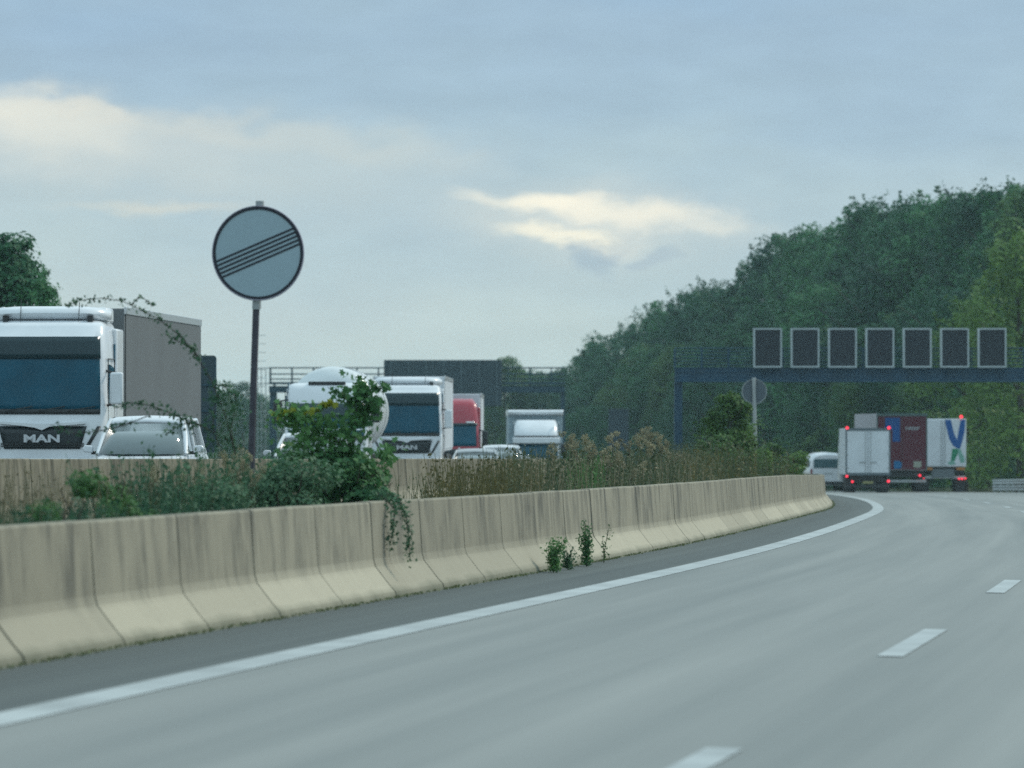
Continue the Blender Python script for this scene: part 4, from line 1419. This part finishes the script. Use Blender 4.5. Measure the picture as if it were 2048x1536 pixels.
def bush(name, label, cat, px, off, H, Rr, n, size, mat, shape=LEAF4, seed=1, nblob=14, extra=None, ysc=1.0, cols=None):
    d = d_at(px, off); p = RP(off, d)
    rng = np.random.default_rng(seed)
    gz = res_z(off, d)
    root = empty(name, (p.x, p.y, gz)); tag(root, label, cat)
    st = MB()
    for i in range(9):
        a = rng.uniform(0, 6.28); L = Rr * rng.uniform(.2, .75); h = H * rng.uniform(.6, .93)
        st.tube([(rng.normal() * .05, rng.normal() * .05, -.1), (L * .4 * math.cos(a), L * .4 * math.sin(a) * ysc, h * .5), (L * math.cos(a), L * math.sin(a) * ysc, h)], [.016, .011, .004], 5)
    st.build('stems', M_bark, root)
    P = []; BD.clear()
    for i in range(nblob):
        z = H * (.08 + .80 * (i + .5) / nblob); k = z / H
        env = Rr * (1.0 if k < .5 else 1 - (k - .5) * 1.3)
        a = rng.uniform(0, 6.28); r_ = env * rng.uniform(.1, .75); br = Rr * rng.uniform(.26, .42)
        P.append(blob_points(rng, (r_ * math.cos(a), r_ * math.sin(a) * ysc, z), (br, br * ysc, br * .7), n // nblob, .2))
    P = np.concatenate(P); O = np.concatenate(BD) * .6; ok = P[:, 2] > 0.0
    P = P[ok]; O = O[ok]
    np_mesh('foliage', leaves(P, np.full(len(P), size), rng, shape, out_dir=O), len(shape), mat, root)
    return root, p, gz, d


# maple sapling bush by the sign, the biggest plant
DM = d_at(700, -.75)
mroot, mp, mz, md = bush('maple_bush', 'big leafy green bush spilling over the near barrier, right of the sign post', 'bush', 685, -.85, 1.38, .66, 7600, .068, L_maple, MAPLE, 3, 34, ysc=1.25)
rng = np.random.default_rng(9)
# its leading shoots, tallest at the right
sc_ = F / md


def shoot(points, n, spread, size, mat, seed, parent, origin, shape=MAPLE, name='foliage', stem=True, thick=.010):
    """a shoot through (photo column, row, depth offset) points near depth md"""
    rg = np.random.default_rng(seed)
    pts = []
    for px, py, dy in points:
        dd = origin[3] + dy
        v = at_px(px, py, dd); pts.append(np.array((v.x, v.y, v.z)) - np.array(origin[:3]))
    if stem:
        MB().tube([tuple(q) for q in pts], [thick - (thick - .003) * i / (len(pts) - 1) for i in range(len(pts))], 5).build('twig', M_bark, parent)
    seg = rg.integers(0, len(pts) - 1, n); t = rg.random(n)[:, None]
    A = np.array(pts)[seg]; B = np.array(pts)[seg + 1]
    P = A + (B - A) * t + rg.normal(size=(n, 3)) * np.array((spread, spread, spread * .8))
    return np_mesh(name, leaves(P, np.full(n, size), rg, shape), len(shape), mat, parent)


org = (mp.x, mp.y, mz, md)
shoot([(700, 1000, 0), (705, 900, 0), (712, 830, 0), (718, 762, 0)], 420, .09, .075, L_maple, 21, mroot, org)
shoot([(712, 800, 0), (742, 778, 0), (780, 775, 0)], 70, .035, .080, L_maple, 22, mroot, org)
shoot([(705, 800, 0), (680, 785, 0), (655, 775, 0)], 34, .025, .075, L_maple, 23, mroot, org)
shoot([(712, 850, 0), (735, 820, 0), (740, 800, 0)], 150, .07, .075, L_maple, 24, mroot, org)
shoot([(690, 900, 0), (650, 850, 0), (600, 832, 0), (560, 832, 0)], 460, .085, .070, L_maple, 25, mroot, org)
shoot([(740, 960, 0), (765, 920, .3), (780, 900, .5)], 150, .08, .07, L_maple, 26, mroot, org)
shoot([(560, 960, 0), (590, 900, 0), (660, 870, 0)], 520, .11, .07, L_maple, 27, mroot, org)
shoot([(615, 822, -.05), (635, 818, -.05), (648, 812, -.05), (664, 806, -.05)], 60, .022, .070, L_yellow, 28, mroot, org, name='foliage', stem=False)
shoot([(548, 832, -.05), (590, 822, -.05)], 26, .025, .065, L_yellow, 29, mroot, org, name='foliage', stem=False)
# trailing sprays hanging over the wall's traffic face
d_h = d_at(790, .10); ph = RP(.16, d_h)
orgh = (mp.x, mp.y, mz, ph.y)
shoot([(752, 985, .3), (772, 998, .1), (790, 1020, -.1), (786, 1060, -.15), (780, 1092, -.2)], 230, .034, .045, L_bramble, 31, mroot, orgh, LEAF4, 'foliage')
shoot([(765, 985, .3), (795, 995, .1), (812, 1030, -.1), (818, 1080, -.2), (820, 1122, -.25)], 260, .028, .045, L_bramble, 32, mroot, orgh, LEAF4, 'foliage')

# darker mixed bush left of the maple, round the sign post
b2 = bush('bramble_bush', 'dark tangled bramble bush at the foot of the leaning sign post', 'bush', 565, -.80, 1.28, .80, 13000, .050, L_bramble, LEAF4, 41, 22, ysc=1.4)
b3 = bush('bramble_bush', 'low dark brambles with pale seed heads left of the sign post', 'bush', 425, -.85, 1.10, .75, 6000, .045, L_bramble, LEAF4, 42, 20, ysc=1.4)
b4 = bush('nettle_clump', 'fresh green nettle clump behind the barrier below the nearest lorry', 'plant', 198, -1.0, 1.22, .50, 3000, .06, L_fresh, LEAF4, 43, 9, ysc=1.3)
b5 = bush('nettle_clump', 'low bright green leaves at the barrier edge near the left border', 'plant', 100, -.6, 1.05, .40, 1500, .05, L_fresh, LEAF4, 44, 7, ysc=1.3)
b6 = bush('bramble_bush', 'thin dark brambles in front of the pale far barrier below the white car', 'bush', 325, -1.2, 1.12, .50, 1700, .045, L_bramble, LEAF4, 45, 18, ysc=1.3)

# arching bramble canes reaching above the lorry roof
cane = empty('bramble_cane', tuple(RP(-1.0, d_at(430, -1.0)))); tag(cane, 'long arching cane with small leaves crossing the grey trailer', 'plant')
cl = cane.location; oc = (cl.x, cl.y, cl.z, cl.y)
def cane_branch(pts, n, seed, spread=.022, size=.046):
    shoot([(a, b, 0) for a, b in pts], int(n * 1.25), spread, size, L_bramble, seed, cane, oc, LEAF4, 'foliage', True, .006)
cane_branch([(470, 905), (450, 830), (425, 765), (395, 715), (365, 675), (320, 640), (285, 622), (245, 602), (205, 596), (165, 600), (130, 610)], 170, 51, .026)
cane_branch([(262, 610), (280, 592), (300, 606), (305, 612)], 16, 52, .014)
cane_branch([(430, 770), (445, 770), (470, 790), (475, 810)], 34, 53, .03)
cane_branch([(470, 910), (462, 860), (470, 820), (455, 780)], 150, 58, .06)
cane_branch([(440, 900), (425, 850), (432, 800), (440, 770)], 130, 59, .055)
cane_branch([(400, 720), (385, 695), (350, 680), (330, 668)], 40, 54, .03)
cane_branch([(455, 880), (400, 850), (350, 830), (305, 812), (262, 805), (235, 815)], 120, 55, .03)
cane_branch([(410, 855), (380, 845), (360, 850), (330, 870)], 60, 56, .04)
cane_branch([(300, 830), (250, 850), (210, 860), (150, 868), (100, 850)], 50, 57, .03)

# weeds -------------------------------------------------------------
def weed_mass(name, label, pxs, offr, hr, n, mat, size, seed, thin=True, lean=.12, leafy=3):
    """many upright stalks as one mass"""
    rg = np.random.default_rng(seed); V = []; o0 = None
    root_p = RP(sum(offr) / 2, d_at(sum(pxs) / 2, sum(offr) / 2))
    for i in range(n):
        px = rg.uniform(*pxs); off = rg.uniform(*offr); d = DTAB(px, off)
        p = RP(off, d); gz = res_z(off, d); h = rg.uniform(*hr)
        k = size * rg.uniform(.7, 1.3)
        base = np.array((p.x, p.y, gz)); top = base + np.array((rg.normal() * lean, rg.normal() * lean, h))
        sd_ = np.array((1, rg.normal() * .6, 0)); sd_ /= np.linalg.norm(sd_)
        w_ = .004 + .003 * rg.random()
        V.append(np.array([base - sd_ * w_, base + sd_ * w_, top + sd_ * w_ * .4, top - sd_ * w_ * .4]))
        m = leafy
        t = rg.uniform(.25, 1.0, m)[:, None]
        P = base + (top - base) * t + rg.normal(size=(m, 3)) * .02
        V.append(leaves(P, np.full(m, k), rg, LEAF4, .2).reshape(-1, 3))
    V = np.concatenate([v.reshape(-1, 3) for v in V]) - np.array(root_p)
    o = np_mesh(name, V, 4, mat); o.location = root_p
    o['label'] = label; o['kind'] = 'stuff'; o['category'] = 'weeds'
    return o


_T = {}
def DTAB(px, off):
    key = (round(px / 12), round(off * 2))
    if key not in _T: _T[key] = d_at(key[0] * 12.0, key[1] / 2)
    a = _T[key]
    if px > 1440: return a
    k2 = (key[0] + (1 if px > key[0] * 12 else -1), key[1])
    if k2 not in _T: _T[k2] = d_at(k2[0] * 12.0, k2[1] / 2)
    f = abs(px - key[0] * 12) / 12
    return a * (1 - f) + _T[k2] * f


weed_mass('tall_weeds', 'dry grey stalks behind the barrier at the left edge', (-60, 200), (-3.5, -.5), (.55, 1.10), 420, L_straw, .045, 61, leafy=4)
weed_mass('tall_weeds', 'mixed dark weeds below the white car', (200, 520), (-3.0, -.5), (.5, 1.05), 560, L_weed, .055, 62, leafy=6)
weed_mass('tall_weeds', 'tangled dark stalks left of the leaning sign post', (230, 520), (-2.0, -.6), (.85, 1.30), 300, L_bramble, .05, 75, leafy=12, lean=.25)
weed_mass('tall_weeds', 'low green weeds along the barrier top at the left', (0, 480), (-1.2, -.4), (.7, .92), 900, L_bramble, .05, 63, leafy=6)
weed_mass('tall_weeds', 'sparse weeds in front of the bare far barrier', (780, 890), (-3.5, -.8), (.5, 1.0), 110, L_weed, .04, 64, leafy=5)
weed_mass('tall_weeds', 'rust brown and olive weeds right of the bare barrier stretch', (880, 1060), (-3.0, -.5), (.55, 1.22), 850, L_olive, .050, 65, leafy=7)
weed_mass('tall_weeds', 'grey green reeds in front of the far barrier', (1000, 1430), (-4.5, -.8), (.6, 1.35), 1500, L_weed, .055, 66, leafy=7)
weed_mass('tall_weeds', 'dry straw among the reeds', (1040, 1440), (-3.5, -.6), (.5, 1.30), 600, L_straw, .045, 67, leafy=5)
weed_mass('tall_weeds', 'low olive weeds before the pale post', (1380, 1600), (-5.5, -.6), (.8, 1.5), 500, L_olive, .07, 68, leafy=6)
weed_mass('tall_weeds', 'green weeds before the pale post', (1400, 1610), (-5.5, -.8), (.9, 1.7), 1000, L_weed, .08, 69, leafy=7)
weed_mass('tall_weeds', 'fresh green stalks in the reeds', (1165, 1200), (-2.2, -1.0), (.9, 1.25), 120, L_fresh, .05, 70, leafy=7)


def seed_plant(seed):
    rg = np.random.default_rng(seed)
    root = empty('seed_head_plant')
    h = 1.5
    MB().tube([(0, 0, -.1), (.02, 0, h * .5), (rg.normal() * .05, rg.normal() * .05, h * .93)], [.010, .008, .005], 5).build('stem', M_drystem, root)
    n = 120; t = rg.uniform(.15, .85, n); a = rg.uniform(0, 6.28, n)
    P = np.stack([np.cos(a) * (.05 + .05 * rg.random(n)), np.sin(a) * (.05 + .05 * rg.random(n)), t * h], 1)
    np_mesh('leaves', leaves(P, np.full(n, .075), rg, LEAF4, .4), 4, L_weed, root)
    Q = []
    for k in range(6):
        c = np.array((rg.normal() * .06, rg.normal() * .06, h * (.86 + .03 * k)))
        Q.append(blob_points(rg, c, (.07, .07, .06), 80, .1))
    Q = np.concatenate(Q)
    np_mesh('seed_head', leaves(Q, np.full(len(Q), .030), rg, LEAF4, 0), 4, L_seed, root)
    return root


sp = [[seed_plant(300 + k), False] for k in range(4)]
HEADS = [(1133, 862, -2.0), (1171, 868, -2.5), (1183, 882, -1.5), (1212, 892, -1.4), (1228, 862, -2.4), (1222, 900, -1.0), (1256, 872, -2.0), (1276, 866, -2.6), (1290, 852, -2.8), (1302, 862, -2.0),
         (1315, 864, -2.9), (1296, 880, -1.5), (1322, 874, -1.8), (1336, 890, -2.2), (1345, 903, -1.6), (1286, 922, -1.0), (1240, 905, -1.2), (1262, 935, -.9), (1205, 915, -2.0), (1150, 880, -1.4),
         (1370, 905, -2.2), (1395, 912, -2.6), (1100, 885, -2.2), (487, 893, -1.3), (470, 905, -1.0), (455, 900, -1.4), (500, 925, -.9), (300, 930, -1.2), (355, 935, -1.5), (392, 925, -1.1)]
for k, (px, py, off) in enumerate(HEADS):
    d = d_at(px, off); p = RP(off, d); gz = res_z(off, d)
    top = EYE + (HOR - py) / F * p.y; hh = top - gz
    o = take(sp[k % 4])
    right = px > 700
    place(o, (p.x, p.y, gz), k * 1.1, (hh / 1.56, hh / 1.56, hh / 1.56) if right else (.62, .62, hh / 1.56),
          'tall weed with a fluffy pinkish seed head above the reeds before the wood' if right else 'weed with a small brown seed head left of the leaning sign post',
          'plant', 'weeds with seed heads in the reeds' if right else 'weeds with seed heads by the sign post')

# young tree and bushes near the pale post
yt = make_tree_proto(501, 3.5, .86, .0, 24, 420, .11, L_yellowish, 'young_tree', 14)
dt = 168.0
place(yt, ((1462 - 1024) / F * dt, dt, ground_z(-3.5, dt)), .3, (1, 1, (EYE + (HOR - 786) / F * dt - ground_z(-3.5, dt)) / 3.55), 'young slender green tree left of the pale sign post', 'tree')
for k, (px, py, lab) in enumerate([(1492, 850, 'green bush at the foot of the pale sign post, left side'), (1552, 885, 'low green bush right of the pale sign post'), (1588, 905, 'last low bush before the white van'), (1430, 872, 'bushy dark shrub between gantry post and young tree')]):
    dq = 176.0 + 5 * k if k < 3 else 160.0
    bb = make_tree_proto(510 + k, 2.4, .95, .0, 12, 260, .11, L_forest[2] if k % 2 else L_yellowish, 'green_bush', 6)
    gz = ground_z(-3.5, dq); place(bb, ((px - 1024) / F * dq, dq, gz), k, (.9, .9, (EYE + (HOR - py) / F * dq - gz) / 2.45), lab, 'bush')

# plants rooted in the gutter at the foot of the near barrier
def gutter_plant(label, px, H, n, seed, mat, Rr=.10, off=.42, nb=9):
    d = d_at(px, off); p = RP(off, d)
    rg = np.random.default_rng(seed)
    root = empty('gutter_weed', tuple(p)); tag(root, label, 'plant')
    st = MB(); P = []
    for i in range(nb):
        a = rg.uniform(0, 6.28); L = Rr * rg.uniform(.3, 1.0); h = H * rg.uniform(.45, 1)
        tip = (L * math.cos(a), L * math.sin(a), h); st.tube([(0, 0, -.01), (tip[0] * .3, tip[1] * .3, h * .5), tip], [.006, .004, .002], 5)
        m = n // nb; t = rg.uniform(.08, 1, m)[:, None]
        P.append(np.array(tip) * t + rg.normal(size=(m, 3)) * .030)
    st.build('stems', M_stem, root)
    P = np.concatenate(P); P = P[P[:, 2] > .005]
    np_mesh('leaves', leaves(P, np.full(len(P), .038), rg), 4, mat, root)


gutter_plant('leafy green weed at the foot of the barrier, left of the taller one', 1103, .46, 1000, 71, L_maple, .17)
gutter_plant('small dark weed between the two gutter weeds at the barrier foot', 1133, .28, 420, 72, L_bramble, .10)
gutter_plant('tallest slender green weed growing up the barrier foot', 1172, .60, 800, 73, L_maple, .09)
gutter_plant('sparse thin weed with yellowish leaves, rightmost at the barrier foot', 1204, .50, 60, 74, L_fresh, .10, .40, 3)

# moss and short grass fringe in the gutter
rg = np.random.default_rng(8); V = []
for i in range(9000):
    d = 30 + 190 * rg.random() ** 1.25
    cl_ = math.sin(d * 1.7) * .5 + math.sin(d * .63 + 1) * .5
    if rg.random() > .55 + .4 * cl_: continue
    off = .262 + abs(rg.normal()) * .030; p = RP(off, d)
    V.append((p.x, p.y, p.z + rg.random() * .015))
V = np.array(V)
mo = np_mesh('moss_fringe', leaves(V, np.full(len(V), .032), rg, LEAF4, -.6), 4, L_moss)
mo['label'] = 'thin green moss and grass fringe along the foot of the near barrier'; mo['kind'] = 'stuff'; mo['category'] = 'moss'

# verge grass at the right, beside the guard rail
rg = np.random.default_rng(18); V = []
for i in range(16000):
    d = 285 + 170 * rg.random(); off = rg.uniform(17.6, 22.5); p = RP(off, d)
    V.append((p.x, p.y, p.z + .05 + rg.random() * .18))
V = np.array(V)
vg = np_mesh('verge_grass', leaves(V, np.full(len(V), .26), rg, LEAF4, -.8), 4, L_weed)
vg['label'] = 'rough olive grass on the verge beyond the road'; vg['kind'] = 'stuff'; vg['category'] = 'grass'

# ------------------------------------------------------------------ hazy air
hz = MB().box(-3600, 3600, -400, 3400, -12, 32).build('haze', principled('haze_air_tmp'), None, smooth=False)
hm = bpy.data.materials.new('haze_air'); hm.use_nodes = True
t = NT(hm.node_tree); t.n.clear()
out = t.node('ShaderNodeOutputMaterial'); pv = t.node('ShaderNodeVolumePrincipled')
pv.inputs['Color'].default_value = (.66, .92, 1.0, 1); pv.inputs['Density'].default_value = .00014
pv.inputs['Anisotropy'].default_value = 0.2
t.l.new(pv.outputs[0], out.inputs['Volume'])
hz.data.materials.clear(); hz.data.materials.append(hm)
hz['kind'] = 'stuff'; hz['label'] = 'thin pale haze over the whole road'
